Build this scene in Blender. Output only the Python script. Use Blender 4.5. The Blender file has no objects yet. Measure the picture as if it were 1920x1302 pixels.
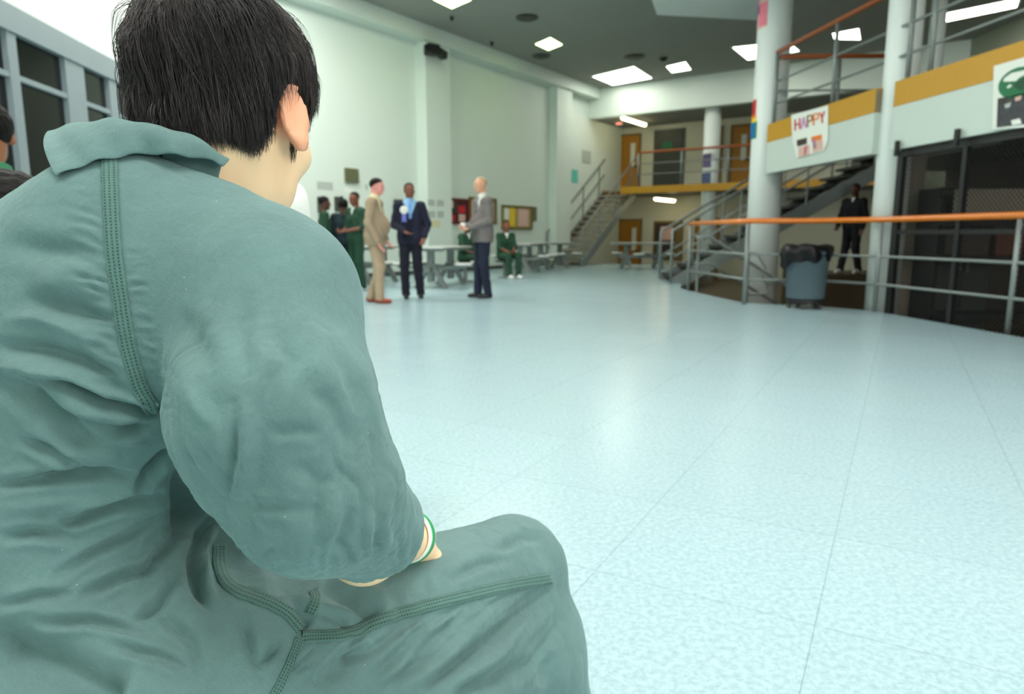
import bpy, math, random
import numpy as np
from mathutils import Vector, Matrix
from mathutils.bvhtree import BVHTree
random.seed(4); rng = np.random.default_rng(7)
S = bpy.context.scene; COL = S.collection

# ---------------------------------------------------------------- camera, world, exposure
FPX = 1300.0; PITCH = math.atan(211/1300); CAM = np.array([0.0, 0.0, 1.0])
cd = bpy.data.cameras.new('camera'); cam = bpy.data.objects.new('camera', cd); COL.objects.link(cam)
cam.location = CAM; cam.rotation_euler = (math.pi/2-PITCH, 0, 0)
cd.sensor_width = 36; cd.lens = FPX/1920*36; cd.clip_start = 0.05; cd.clip_end = 200
cd.dof.use_dof = True; cd.dof.focus_distance = 0.62; cd.dof.aperture_fstop = 8.0
S.camera = cam
W = bpy.data.worlds.new('world'); S.world = W; W.use_nodes = True
W.node_tree.nodes['Background'].inputs[0].default_value = (0.97, 1.0, 0.97, 1)
W.node_tree.nodes['Background'].inputs[1].default_value = 0.3
S.view_settings.view_transform = 'Standard'; S.view_settings.look = 'None'
S.view_settings.exposure = 0.0; S.view_settings.gamma = 1.0; S.view_settings.use_curve_mapping = False
NEAR_GLOW, OVER_GLOW, FAR_GLOW, GREEN_GLOW, TUBE_GLOW, FILL_GLOW = 19.0, 14.0, 8.0, 11.0, 12.0, 9.5

# ---------------------------------------------------------------- camera mathematics: a pixel of the photograph -> a place in the room
FW = np.array([0, math.cos(PITCH), -math.sin(PITCH)]); UP = np.array([0, math.sin(PITCH), math.cos(PITCH)]); XX = np.array([1.0, 0, 0])
def ray(x, y): return FW+(x-960)/FPX*XX+(651-y)/FPX*UP
def P(x, y, d): return CAM+d*ray(x, y)
def atz(x, y, z): r = ray(x, y); return CAM+r*((z-1.0)/r[2])
def atY(x, y, Y): r = ray(x, y); return CAM+r*(Y/r[1])
def onplane(x, y, p0, n):
    r = ray(x, y); return CAM+r*(np.dot(np.array(p0)-CAM, n)/np.dot(r, n))
def proj(V):
    q = np.asarray(V, float)-CAM; d = q@FW; return 960+FPX*(q@XX)/d, 651-FPX*(q@UP)/d, d
def unit(v): v = np.asarray(v, float); return v/np.linalg.norm(v)

# ---------------------------------------------------------------- mesh builder
class MB:
    def __init__(s): s.v = []; s.f = []
    def add(s, vs, fs):
        b = len(s.v); s.v += [tuple(map(float, p)) for p in vs]; s.f += [tuple(i+b for i in q) for q in fs]; return s
    def frame(s, c, ex, ey, ez):
        c, ex, ey, ez = map(np.asarray, (c, ex, ey, ez))
        vs = [c+a*ex+b*ey+d*ez for d in (-1, 1) for b in (-1, 1) for a in (-1, 1)]
        return s.add(vs, [(0,2,3,1), (4,5,7,6), (0,1,5,4), (2,6,7,3), (0,4,6,2), (1,3,7,5)])
    def box(s, c, size, rz=0.0):
        co, si = math.cos(rz), math.sin(rz)
        return s.frame(c, (co*size[0]/2, si*size[0]/2, 0), (-si*size[1]/2, co*size[1]/2, 0), (0, 0, size[2]/2))
    def beam(s, p, q, w, h, up=(0, 0, 1)):
        p, q = np.asarray(p, float), np.asarray(q, float); d = q-p; t = unit(d); u = np.asarray(up, float)
        side = unit(np.cross(t, u)); u = np.cross(side, t)
        return s.frame((p+q)/2, d/2, side*w/2, u*h/2)
    def tube(s, pts, r, n=8, caps=True):
        pts = [np.asarray(p, float) for p in pts]; m = len(pts); rr = r if hasattr(r, '__len__') else [r]*m
        vs = []; ref = None
        for i in range(m):
            t = unit(pts[min(i+1, m-1)]-pts[max(i-1, 0)])
            if ref is None: ref = np.array([0, 0, 1.0]) if abs(t[2]) < .9 else np.array([1.0, 0, 0])
            a = unit(np.cross(t, ref)); b = np.cross(a, t); ref = b
            for k in range(n):
                w = 2*math.pi*k/n; vs.append(pts[i]+rr[i]*(math.cos(w)*a+math.sin(w)*b))
        fs = [(i*n+k, i*n+(k+1) % n, (i+1)*n+(k+1) % n, (i+1)*n+k) for i in range(m-1) for k in range(n)]
        if caps: fs += [tuple(range(n-1, -1, -1)), tuple((m-1)*n+k for k in range(n))]
        return s.add(vs, fs)
    def lathe(s, prof, c=(0, 0, 0), n=24):
        c = np.asarray(c, float); vs = []
        for r, z in prof:
            for k in range(n): w = 2*math.pi*k/n; vs.append(c+np.array([r*math.cos(w), r*math.sin(w), z]))
        m = len(prof)
        fs = [(i*n+k, i*n+(k+1) % n, (i+1)*n+(k+1) % n, (i+1)*n+k) for i in range(m-1) for k in range(n)]
        fs += [tuple(range(n-1, -1, -1)), tuple((m-1)*n+k for k in range(n))]
        return s.add(vs, fs)
    def prism(s, poly, z0, z1):
        n = len(poly); vs = [(x, y, z0) for x, y in poly]+[(x, y, z1) for x, y in poly]
        return s.add(vs, [tuple(range(n-1, -1, -1)), tuple(range(n, 2*n))]+[(i, (i+1) % n, n+(i+1) % n, n+i) for i in range(n)])
    def slab(s, poly3, off):        # a polygon in space with thickness
        n = len(poly3); o = np.asarray(off, float)
        vs = [np.asarray(p, float) for p in poly3]+[np.asarray(p, float)+o for p in poly3]
        return s.add(vs, [tuple(range(n-1, -1, -1)), tuple(range(n, 2*n))]+[(i, (i+1) % n, n+(i+1) % n, n+i) for i in range(n)])

def world_of(o):
    m = o.matrix_basis.copy()
    while o.parent: o = o.parent; m = o.matrix_basis @ m
    return m
def tag(o, label=None, cat=None, group=None, kind=None):
    for k, v in (('label', label), ('category', cat), ('group', group), ('kind', kind)):
        if v: o[k] = v
    return o
def thing(name, label, cat, loc=(0, 0, 0), rz=0.0, group=None):
    o = bpy.data.objects.new(name, None); COL.objects.link(o); o.empty_display_size = .1
    o.location = tuple(map(float, loc)); o.rotation_euler = (0, 0, rz); return tag(o, label, cat, group)
def finish(name, me, m, parent=None, smooth=False, bevel=0.0, local=False):
    me.materials.append(m)
    if smooth: me.shade_smooth()
    o = bpy.data.objects.new(name, me); COL.objects.link(o)
    if parent:
        o.parent = parent
        if not local: me.transform(world_of(parent).inverted())
    if bevel:
        b = o.modifiers.new('edge', 'BEVEL'); b.width = bevel; b.segments = 2; b.limit_method = 'ANGLE'
    return o
def obj(name, mb, m, parent=None, smooth=False, bevel=0.0, local=False):
    me = bpy.data.meshes.new(name); me.from_pydata(mb.v, [], mb.f); me.update()
    return finish(name, me, m, parent, smooth, bevel, local)
def struct(name, mb, m, **k):
    return tag(obj(name, mb, m, **k), kind='structure')
def copy_tree(o, parent=None):
    c = o.copy(); COL.objects.link(c)
    if parent: c.parent = parent
    for ch in list(o.children): copy_tree(ch, c)
    return c

# ---------------------------------------------------------------- materials
def lin(c): return tuple(((x/255+.055)/1.055)**2.4 if x > 10 else x/255/12.92 for x in c)
def mat(name, col, rough=.6, metal=0.0, spec=.5, var=.08, scale=6.0, bump=0.0, bscale=40.0, sheen=0.0, emit=None, glow=0.0, sss=0.0, srgb=True, stretch=(1,1,1), coat=0.0):
    m = bpy.data.materials.new(name); m.use_nodes = True; nt = m.node_tree; N, L = nt.nodes, nt.links
    b = N['Principled BSDF']; c = lin(col) if srgb else col
    tc = N.new('ShaderNodeTexCoord'); mp = N.new('ShaderNodeMapping'); L.new(tc.outputs['Object'], mp.inputs[0]); mp.inputs['Scale'].default_value = stretch
    no = N.new('ShaderNodeTexNoise'); no.inputs['Scale'].default_value = scale; no.inputs['Detail'].default_value = 5; L.new(mp.outputs[0], no.inputs['Vector'])
    mx = N.new('ShaderNodeMixRGB'); L.new(no.outputs[0], mx.inputs[0])
    mx.inputs[1].default_value = tuple(x*(1-var) for x in c)+(1,); mx.inputs[2].default_value = tuple(min(1, x*(1+var)) for x in c)+(1,)
    L.new(mx.outputs[0], b.inputs['Base Color'])
    b.inputs['Roughness'].default_value = rough; b.inputs['Metallic'].default_value = metal; b.inputs['Specular IOR Level'].default_value = spec
    b.inputs['Sheen Weight'].default_value = sheen; b.inputs['Coat Weight'].default_value = coat
    if sss:
        b.inputs['Subsurface Weight'].default_value = sss; b.inputs['Subsurface Radius'].default_value = (.012, .004, .002); b.inputs['Subsurface Scale'].default_value = 1.0
    if bump:
        n2 = N.new('ShaderNodeTexNoise'); n2.inputs['Scale'].default_value = bscale; n2.inputs['Detail'].default_value = 3; L.new(mp.outputs[0], n2.inputs['Vector'])
        bp = N.new('ShaderNodeBump'); bp.inputs['Strength'].default_value = bump; bp.inputs['Distance'].default_value = .01
        L.new(n2.outputs[0], bp.inputs['Height']); L.new(bp.outputs[0], b.inputs['Normal'])
    if emit:
        b.inputs['Emission Color'].default_value = tuple(emit)+(1,); b.inputs['Emission Strength'].default_value = glow
    return m
M = {}
M['wall'] = mat('wall paint', (214, 226, 218), .55, var=.02, scale=2, bump=.05, bscale=60)
M['walldim'] = mat('tube-lit wall paint', (208, 206, 186), .6, var=.03, scale=2)  # wall colour yellowed to carry the warm tube light
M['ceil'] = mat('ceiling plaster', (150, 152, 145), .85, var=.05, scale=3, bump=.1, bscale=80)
M['white'] = mat('white paint', (222, 230, 226), .5, var=.02, scale=3)
M['yellow'] = mat('ochre band', (190, 140, 28), .5, var=.05, scale=8)
M['steel'] = mat('grey painted steel', (128, 136, 134), .4, metal=.2, var=.06, scale=10)
M['dsteel'] = mat('dark grey steel', (74, 78, 76), .45, metal=.2, var=.08, scale=10)
M['black'] = mat('black steel', (18, 19, 21), .5, var=.1, scale=10)
M['tread'] = mat('stair tread', (50, 52, 50), .7, var=.15, scale=14)
M['orange'] = mat('varnished oak handrail', (214, 118, 28), .35, var=.16, scale=18, stretch=(1, 1, 1), coat=.3)
M['rwood'] = mat('reddish wood handrail', (150, 74, 24), .45, var=.15, scale=18)
M['door'] = mat('ochre door', (172, 116, 24), .45, var=.06, scale=6)
M['doorf'] = mat('door frame', (120, 98, 48), .5, var=.05)
M['glass'] = mat('dark glazing', (10, 11, 12), .12, var=.2, scale=2, spec=.35)
M['frame'] = mat('blue grey window frame', (134, 148, 152), .45, var=.05, scale=6)
M['brown'] = mat('brown lower floor', (84, 72, 54), .45, var=.12, scale=5)
M['dbrown'] = mat('dark brown panel', (58, 46, 38), .6, var=.2, scale=4)
M['tan'] = mat('tan pillar', (150, 140, 124), .6, var=.05)
M['paper'] = mat('white paper', (226, 230, 222), .8, var=.03)
M['greypaper'] = mat('grey print', (176, 184, 178), .8, var=.12, scale=30)
M['cork'] = mat('cork', (168, 146, 96), .9, var=.15, scale=40)
M['red'] = mat('red paper', (196, 34, 40), .7); M['pink'] = mat('pink paper', (226, 120, 140), .7, var=.2, scale=14)
M['blue'] = mat('blue paper', (0, 104, 172), .7); M['green'] = mat('green paper', (30, 140, 70), .7)
M['gold'] = mat('yellow paper', (240, 200, 40), .7); M['teal'] = mat('teal paper', (100, 196, 180), .7)
M['purple'] = mat('purple print', (104, 92, 132), .7, var=.25, scale=12); M['navyprint'] = mat('blue print', (84, 98, 140), .7, var=.25, scale=12)
M['lilac'] = mat('lilac paper', (196, 140, 190), .7); M['oran'] = mat('orange paper', (226, 120, 40), .7); M['blush'] = mat('blush paper', (214, 178, 166), .8, var=.12, scale=9)
M['olive'] = mat('olive panel', (98, 102, 74), .5, var=.06)
M['panel'] = mat('dark panel', (58, 62, 56), .5, var=.12, scale=3)
M['bag'] = mat('black plastic bag', (9, 9, 12), .4, spec=.3, var=.1, bump=.5, bscale=25)
M['bin'] = mat('grey plastic', (92, 108, 116), .45, var=.05)
M['seat'] = mat('pale round seat', (206, 210, 204), .4, var=.04)
M['table'] = mat('pale laminate', (196, 202, 196), .3, var=.04)
M['emblem'] = mat('emblem green', (0, 104, 60), .5); M['demblem'] = mat('deep green', (0, 66, 40), .5)
M['collage'] = mat('photo collage', (52, 54, 60), .5, var=.9, scale=16)
def glow(name, col, s): return mat(name, (255, 255, 255), .5, var=0, emit=col, glow=s)
M['near'] = glow('lit diffuser', (1, .985, .92), NEAR_GLOW)
M['over'] = glow('brightly lit diffuser', (1, .985, .93), OVER_GLOW)
M['lit'] = glow('lit white diffuser', (1, 1, .88), FAR_GLOW)
M['glit'] = glow('lit greenish diffuser', (.74, 1, .36), GREEN_GLOW)
M['tube'] = glow('lit warm tube', (1, .86, .5), TUBE_GLOW)
M['exit'] = glow('red lit sign', (1, .06, .04), 1.6)

_s0, _s1 = atz(1560, 830, 0), atz(1400, 1300, 0); SEAM = math.atan2((_s0-_s1)[0], (_s0-_s1)[1])
def floor_mat():
    m = bpy.data.materials.new('blue vinyl tile'); m.use_nodes = True; nt = m.node_tree; N, L = nt.nodes, nt.links; b = N['Principled BSDF']
    tc = N.new('ShaderNodeTexCoord'); mp = N.new('ShaderNodeMapping'); L.new(tc.outputs['Object'], mp.inputs[0]); mp.inputs['Rotation'].default_value = (0, 0, SEAM)
    mp.inputs['Location'].default_value = (.12, 0, 0)
    br = N.new('ShaderNodeTexBrick'); br.offset = 0; br.inputs['Scale'].default_value = 1; br.inputs['Brick Width'].default_value = .61; br.inputs['Row Height'].default_value = .61
    br.inputs['Mortar Size'].default_value = .0011; br.inputs['Mortar Smooth'].default_value = .2
    br.inputs['Color1'].default_value = (1, 1, 1, 1); br.inputs['Color2'].default_value = (.965, .965, .965, 1); br.inputs['Mortar'].default_value = (.5, .52, .55, 1); L.new(mp.outputs[0], br.inputs['Vector'])
    n1 = N.new('ShaderNodeTexNoise'); n1.inputs['Scale'].default_value = 55; n1.inputs['Detail'].default_value = 6; n1.inputs['Roughness'].default_value = .75; L.new(tc.outputs['Object'], n1.inputs['Vector'])
    r1 = N.new('ShaderNodeValToRGB'); L.new(n1.outputs[0], r1.inputs[0]); e = r1.color_ramp.elements
    e[0].position = .36; e[0].color = lin((150, 177, 185))+(1,); e[1].position = .64; e[1].color = lin((181, 206, 213))+(1,)
    n2 = N.new('ShaderNodeTexNoise'); n2.inputs['Scale'].default_value = 1.1; n2.inputs['Detail'].default_value = 4; L.new(tc.outputs['Object'], n2.inputs['Vector'])
    mx = N.new('ShaderNodeMixRGB'); mx.blend_type = 'MULTIPLY'; mx.inputs[0].default_value = 1; L.new(r1.outputs[0], mx.inputs[1]); L.new(br.outputs[0], mx.inputs[2])
    L.new(mx.outputs[0], b.inputs['Base Color'])
    b.inputs['Roughness'].default_value = .24
    n3 = N.new('ShaderNodeTexNoise'); n3.inputs['Scale'].default_value = 3.5; n3.inputs['Detail'].default_value = 3; L.new(tc.outputs['Object'], n3.inputs['Vector'])
    bp = N.new('ShaderNodeBump'); bp.inputs['Strength'].default_value = .06; bp.inputs['Distance'].default_value = .02; L.new(n3.outputs[0], bp.inputs['Height']); L.new(bp.outputs[0], b.inputs['Normal'])
    b.inputs['Specular IOR Level'].default_value = .27
    return m
M['floor'] = floor_mat()

# ---------------------------------------------------------------- the room
ZC, ZS, ZL, ZD = 5.95, 5.60, -0.55, 2.60           # ceiling, ledge underside, sunken floor, far deck
WA = np.array([-2.53, 17.56, 0]); U = unit([.567, .824, 0]); Vn = np.array([U[1], -U[0], 0])   # main wall runs along U, Vn points into the room
def wl(t, off=0, z=0): return WA+U*t+Vn*off+np.array([0, 0, z])
TE = np.dot(np.array([2.55, 25.2, 0])-WA, U)        # where the far balcony front meets the main wall
TC = -5.70                                          # where the main wall meets the window wall
EP = wl(TE); BP = wl(TE+2.7)                        # far balcony front line, far back wall
def ed(s, off=0, z=0): return EP+Vn*s+U*off+np.array([0, 0, z])
WW = np.array([-5.17, 7.46, 0]); WU = unit([-.29, 2.72, 0]); WN = np.array([WU[1], -WU[0], 0])
def ww(t, off=0, z=0): return WW+WU*t+WN*off+np.array([0, 0, z])
def xy(*ps): return [(p[0], p[1]) for p in ps]
edge = [(3.9, 16.4), (3.5, 14.3), (3.2, 13.2), (3.18, 12.54), (3.43, 10.22), (4.35, 9.74), (4.80, 9.12), (5.02, 6.75), (5.4, 2.0), (5.6, -4.0)]
far_edge = ed(2.0, -.4)
struct('floor', MB().prism(xy(ww(6.2, -.1), wl(0, -.1), wl(TE-.3, -.1), ed(4.6, -.4))+[(4.6, 18.6)]+edge+[(-6.5, -4)], -.12, 0), M['floor'])
struct('floor_lower', MB().prism([(-1, 29), (14, 29), (14, -4), (1, -4)], ZL-.1, ZL), M['brown'])
struct('ceiling', MB().prism([(-9, -4), (14, -4), (14, 31), (-9, 31)], ZC, ZC+.15), M['ceil'])
mb = MB(); mb.slab([wl(TC, 0, -.1), wl(TE+2.75, 0, -.7), wl(TE+2.75, 0, ZC), wl(TC, 0, ZC)], -Vn*.2); struct('wall_left', mb, M['wall'])
mb = MB(); mb.slab([ww(-12, 0, -.1), ww(5.5, 0, -.1), ww(5.5, 0, ZC), ww(-12, 0, ZC)], -WN*.2); struct('wall_west', mb, M['wall'])
mb = MB(); mb.slab([wl(TC, 0, ZS), wl(TE, 0, ZS), wl(TE, 0, ZC), wl(TC, 0, ZC)], Vn*.42); struct('trim_1', mb, M['wall'])
for i, (x0, x1) in enumerate(((784, 829), (1029, 1057))):
    a = onplane(x0, 300, WA, Vn); b = onplane(x1, 300, WA, Vn); ta, tb = np.dot(a-WA, U), np.dot(b-WA, U)
    mb = MB(); mb.slab([wl(ta, 0, 0), wl(tb, 0, 0), wl(tb, 0, ZS), wl(ta, 0, ZS)], Vn*.30); struct('trim_%d' % (i+2), mb, M['wall'])
mb = MB(); mb.slab([wl(TC, 0, 0), wl(TE-.3, 0, 0), wl(TE-.3, 0, .1), wl(TC, 0, .1)], Vn*.02); struct('baseboard_left', mb, M['dsteel'])
# far end: back wall, header beam, deck, ochre band
BD = U*2.7
mb = MB(); mb.slab([ed(-.1, 2.7, ZL-.1), ed(14, 2.7, ZL-.1), ed(14, 2.7, ZC), ed(-.1, 2.7, ZC)], U*.2); struct('wall_back', mb, M['walldim'])
mb = MB(); mb.slab([ed(0, 0, 4.98), ed(13.5, 0, 4.98), ed(13.5, 0, ZC), ed(0, 0, ZC)], U*.3); struct('trim_4', mb, M['wall'])
mb = MB(); mb.slab([ed(0, .3, 4.98), ed(13.5, .3, 4.98), ed(13.5, 2.7, 4.98), ed(0, 2.7, 4.98)], (0, 0, .1)); struct('ceiling_far', mb, M['ceil'])
mb = MB(); mb.slab([ed(0, 1.25, ZD-.2), ed(1.28, 1.25, ZD-.2), ed(1.28, .05, ZD-.2), ed(10, .05, ZD-.2), ed(10, 2.7, ZD-.2), ed(0, 2.7, ZD-.2)], (0, 0, .2)); struct('floor_upper', mb, M['dsteel'])
mb = MB(); mb.slab([ed(1.28, .0, ZD-.22), ed(10, .0, ZD-.22), ed(10, 0, ZD+.01), ed(1.28, 0, ZD+.01)], U*.05)
mb.slab([ed(0, 1.2, ZD-.22), ed(1.28, 1.2, ZD-.22), ed(1.28, 1.2, ZD+.01), ed(0, 1.2, ZD+.01)], U*.05); struct('trim_5', mb, M['yellow'])
struct('wall_right', MB().prism([(11.8, -4), (12, -4), (12, 31), (11.8, 31)], ZL, ZC), mat('grey green wall paint', (150, 156, 140), .7, var=.03))
# near balcony on the right
F0, F1, F2 = np.array([4.39, 12.34, 0]), np.array([4.73, 8.96, 0]), np.array([5.42, 3.6, 0])
FU = unit(F2-F1); FN = np.array([-FU[1], FU[0], 0]); FN = FN if FN[0] > 0 else -FN
_k = [np.dot(onplane(1641, 200, F0, unit(np.array([(F1-F0)[1], -(F1-F0)[0], 0])))-F0, unit(F1-F0))]; FE = F0+unit(F1-F0)*_k[0]
def z3(p, z): return np.array([p[0], p[1], z])
mb = MB()
for a, b in ((F0, FE), (F1, F2)): mb.slab([z3(a, 2.04), z3(b, 2.04), z3(b, 2.84), z3(a, 2.84)], FN*.16)
struct('wall_balcony', mb, mat('shaded white paint', (196, 208, 200), .55, var=.02))  # white paint greyed to stand for the weaker light on this face
mb = MB()
for a, b in ((F0, FE), (F1, F2)): mb.slab([z3(a, 2.56)-FN*.006, z3(b, 2.56)-FN*.006, z3(b, 2.86)-FN*.006, z3(a, 2.86)-FN*.006], FN*.172)
struct('trim_6', mb, M['yellow'])
DK = [F0+FN*.16, F2+FN*.16, F2+FN*6, np.array([11.8, 9.5, 0]), np.array([7.6, 11.2, 0]), np.array([6.2, 12.9, 0])]
struct('floor_balcony', MB().prism(xy(F0+FN*.16, F2+FN*.16, np.array([11.8, 4.0, 0]), np.array([11.8, 16.2, 0]), np.array([7.7, 16.2, 0]), np.array([7.7, 11.2, 0]), np.array([6.2, 11.0, 0]), np.array([6.0, 12.6, 0])), 2.42, 2.62), M['dsteel'])
def column(i, px, Y, r, z0):
    c = atY(px, 440, Y); o = obj('column', MB().lathe([(r, z0), (r, ZC)], (c[0], c[1], 0), 40), M['white'], smooth=True)
    for p in o.data.polygons: p.use_smooth = len(p.vertices) == 4
    o['kind'] = 'structure'; return c
C1 = column(1, 1430, 12.75, .285, ZL); C2 = column(2, 1664, 9.32, .205, ZL)
C3 = column(3, 1327, 23.1, .26, ZL); C4 = column(4, 1722, 13.5, .13, 2.6)
# ceiling bulkhead at top right
q = [atz(1232, 28, 5.3), atz(1420, 38, 5.3)]
mb = MB(); mb.slab([z3(q[0], 5.3), z3(q[1], 5.3), z3(q[1]+np.array([-1.2, -6, 0]), 5.3), z3(q[0]+np.array([-1.9, -6, 0]), 5.3)], (0, 0, .65)); struct('trim_7', mb, M['white'])

# the wall behind the camera with an unseen, added fill window
M['fill_pane'] = glow('fill window', (1, .97, .9), FILL_GLOW)  # glowing panes put in behind the camera to light the boy's neck
WB = (3.4, 9.8, 1.0, 4.0); WC = 6.6
mb = MB().box((-3.2, -4.1, 2.7), (13.2, .2, 6.5)).box((10.9, -4.1, 2.7), (2.2, .2, 6.5)).box((WC, -4.1, (WB[2]-.55)/2), (6.4, .2, WB[2]+.55)).box((WC, -4.1, (WB[3]+ZC)/2), (6.4, .2, ZC-WB[3])); struct('wall_front', mb, M['wall'])
w8 = MB()
for k in range(5): w8.box((WB[0]+.04+k*1.58, -4.05, (WB[2]+WB[3])/2), (.08, .14, WB[3]-WB[2]))
for z in (WB[2], WB[3]): w8.box((WC, -4.05, z), (6.4, .14, .1))
w8 = struct('window_8', w8, M['frame'])
for k in range(4): obj('window_pane', MB().box((WB[0]+.83+k*1.58, -4.08, (WB[2]+WB[3])/2), (1.48, .02, WB[3]-WB[2]-.1)), M['fill_pane'], w8)
# windows of the guard booth in the west wall
def wwpx(x, y): p = onplane(x, y, WW, WN); return np.dot(p-WW, WU), p[2]
cols = [(-3.2, -1.6)]; rows = []
t1, ztop = wwpx(13, 63); t2, _ = wwpx(107, 107); _, zmid = wwpx(60, 140); t3, _ = wwpx(144, 130); t4, _ = wwpx(192, 150); t5, _ = wwpx(207, 158)
zt0 = wwpx(20, 140)[1]; zt1 = wwpx(25, 152)[1]; ztop = wwpx(60, 85)[1]
pans = [(t1-1.75, t1-.16), (t1, t2), (t3, t4), (t5, t5+.75), (t5+.9, t5+1.65)]
zh = 3.3
for i, (a, b) in enumerate(pans):
    fr = MB(); pn = MB(); ml = MB(); hw = .07
    a0, b0 = (a-hw, b+hw)
    a0 = a0 if i == 0 else (pans[i-1][1]+a)/2; b0 = (b+pans[i+1][0])/2 if i < len(pans)-1 else b0
    fr.slab([ww(a0, 0, .8), ww(a, 0, .8), ww(a, 0, ztop), ww(a0, 0, ztop)], WN*.08); fr.slab([ww(b, 0, .8), ww(b0, 0, .8), ww(b0, 0, ztop), ww(b, 0, ztop)], WN*.08)
    fr.slab([ww(a0, 0, ztop), ww(b0, 0, ztop), ww(b0, 0, zh), ww(a0, 0, zh)], WN*.10); fr.slab([ww(a, 0, .8), ww(b, 0, .8), ww(b, 0, .92), ww(a, 0, .92)], WN*.08)
    ml.slab([ww(a, 0, zt1), ww(b, 0, zt1), ww(b, 0, zt0), ww(a, 0, zt0)], WN*.07)
    pn.slab([ww(a, 0, .92), ww(b, 0, .92), ww(b, 0, ztop), ww(a, 0, ztop)], WN*.02)
    w = struct('window_%d' % (i+1), fr, M['frame']); obj('window_pane', pn, M['glass'], w); obj('mullion', ml, M['frame'], w)
# ---------------------------------------------------------------- doors and windows of the far end
def onE(x, y, off): return onplane(x, y, EP+U*off, U)
def sE(x, y, off): p = onE(x, y, off); return np.dot(p-EP, Vn), p[2]
dn = 0
def door(x0, x1, z0, glass=True, yref=300, h=2.08, n=''):
    global dn; dn += 1
    a = sE(x0, yref, 2.7)[0]; b = sE(x1, yref, 2.7)[0]
    mb = MB().slab([ed(a, 2.7, z0), ed(b, 2.7, z0), ed(b, 2.7, z0+h), ed(a, 2.7, z0+h)], -U*.05); d = struct('door_%d' % dn, mb, M['door'])
    fr = MB()
    for s0, s1 in ((a-.06, a), (b, b+.06)): fr.slab([ed(s0, 2.7, z0), ed(s1, 2.7, z0), ed(s1, 2.7, z0+h+.06), ed(s0, 2.7, z0+h+.06)], -U*.09)
    fr.slab([ed(a, 2.7, z0+h), ed(b, 2.7, z0+h), ed(b, 2.7, z0+h+.06), ed(a, 2.7, z0+h+.06)], -U*.09); obj('door_frame', fr, M['doorf'], d)
    if glass: obj('vision_pane', MB().slab([ed(b-.34, 2.64, z0+.95), ed(b-.16, 2.64, z0+.95), ed(b-.16, 2.64, z0+1.8), ed(b-.34, 2.64, z0+1.8)], -U*.01), M['paper'], d)
    obj('door_handle', MB().box(ed(b-.12, 2.6, z0+.95), (.1, .06, .05)), M['dsteel'], d)
    return a, b
door(1163, 1199, ZD); door(1340, 1351, ZD, False); door(1372, 1408, ZD)
door(1163, 1201, ZL, yref=450); door(1306, 1345, ZL, False, yref=450)
a, b = sE(1226, 300, 2.7)[0], sE(1283, 300, 2.7)[0]
w = struct('window_6', MB().slab([ed(a, 2.7, ZD+.05), ed(b, 2.7, ZD+.05), ed(b, 2.7, ZD+2.2), ed(a, 2.7, ZD+2.2)], -U*.06), M['dsteel'])
for k in range(5):
    z = ZD+.15+k*.41; obj('window_pane', MB().slab([ed(a+.06, 2.63, z), ed(b-.06, 2.63, z), ed(b-.06, 2.63, z+.36), ed(a+.06, 2.63, z+.36)], -U*.015), M['panel'], w)
obj('notice', MB().slab([ed(a+.35, 2.6, ZD+1.5), ed(a+.75, 2.6, ZD+1.5), ed(a+.75, 2.6, ZD+1.75), ed(a+.35, 2.6, ZD+1.75)], -U*.01), M['emblem'], w)
a, b = sE(1226, 440, 2.7)[0], sE(1281, 440, 2.7)[0]
w = struct('window_7', MB().slab([ed(a, 2.7, ZL+.6), ed(b, 2.7, ZL+.6), ed(b, 2.7, 1.5), ed(a, 2.7, 1.5)], -U*.06), M['doorf'])
obj('window_pane', MB().slab([ed(a+.08, 2.63, ZL+.7), ed(b-.3, 2.63, ZL+.7), ed(b-.3, 2.63, 1.42), ed(a+.08, 2.63, 1.42)], -U*.02), M['dbrown'], w)
obj('notice', MB().slab([ed(a+.3, 2.6, .8), ed(b-.35, 2.6, .8), ed(b-.35, 2.6, 1.3), ed(a+.3, 2.6, 1.3)], -U*.01), M['blush'], w)

# ---------------------------------------------------------------- lamps and ceiling fittings
def ceiling_light(quad, m, label, group=None, z=ZC):
    pts = [z3(p, z-.012) for p in quad]; c = sum(pts)/4
    t = thing('ceiling_light', label, 'ceiling light', c, group=group)
    obj('diffuser', MB().slab([c+(p-c)*.93 for p in pts], (0, 0, .008)), m, t)
    fr = MB()
    for i in range(4):
        p, q = pts[i], pts[(i+1) % 4]; fr.slab([p, q, c+(q-c)*.93, c+(p-c)*.93], (0, 0, .012))
    obj('frame', fr, M['white'], t); return t
def cq(*px, z=ZC): return [atz(x, y, z) for x, y in px]
ceiling_light(cq((810, -2), (847, 16), (886, -1), (849, -20)), M['glit'], 'greenish square ceiling light cut off by the top edge of the photo')
ceiling_light(cq((1002, 82), (1028, 94), (1056, 83), (1032, 69)), M['glit'], 'small greenish square ceiling light above the grey-jacketed man')
ceiling_light(cq((1107, 143), (1148, 160), (1226, 146), (1190, 123)), M['lit'], 'largest white ceiling light, in open view before the far beam')
ceiling_light(cq((1248, 124), (1259, 136), (1297, 130), (1286, 115)), M['lit'], 'small white ceiling light just right of the largest one')
ceiling_light(cq((1369, 88), (1400, 113), (1503, 95), (1480, 76)), M['lit'], 'white ceiling light half hidden behind the front column')
ceiling_light(cq((1559, 62), (1563, 73), (1615, 74), (1612, 52)), M['lit'], 'white ceiling light seen through the upper railing between the two columns')
ceiling_light(cq((1752, 28), (1751, 45), (1912, 12), (1918, -6)), M['lit'], 'long white ceiling light above the upper railing at top right')
def rq(x, y, a, b): c = np.array([x, y, 0]); return [c-U*a-Vn*b, c+U*a-Vn*b, c+U*a+Vn*b, c-U*a+Vn*b]
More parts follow.
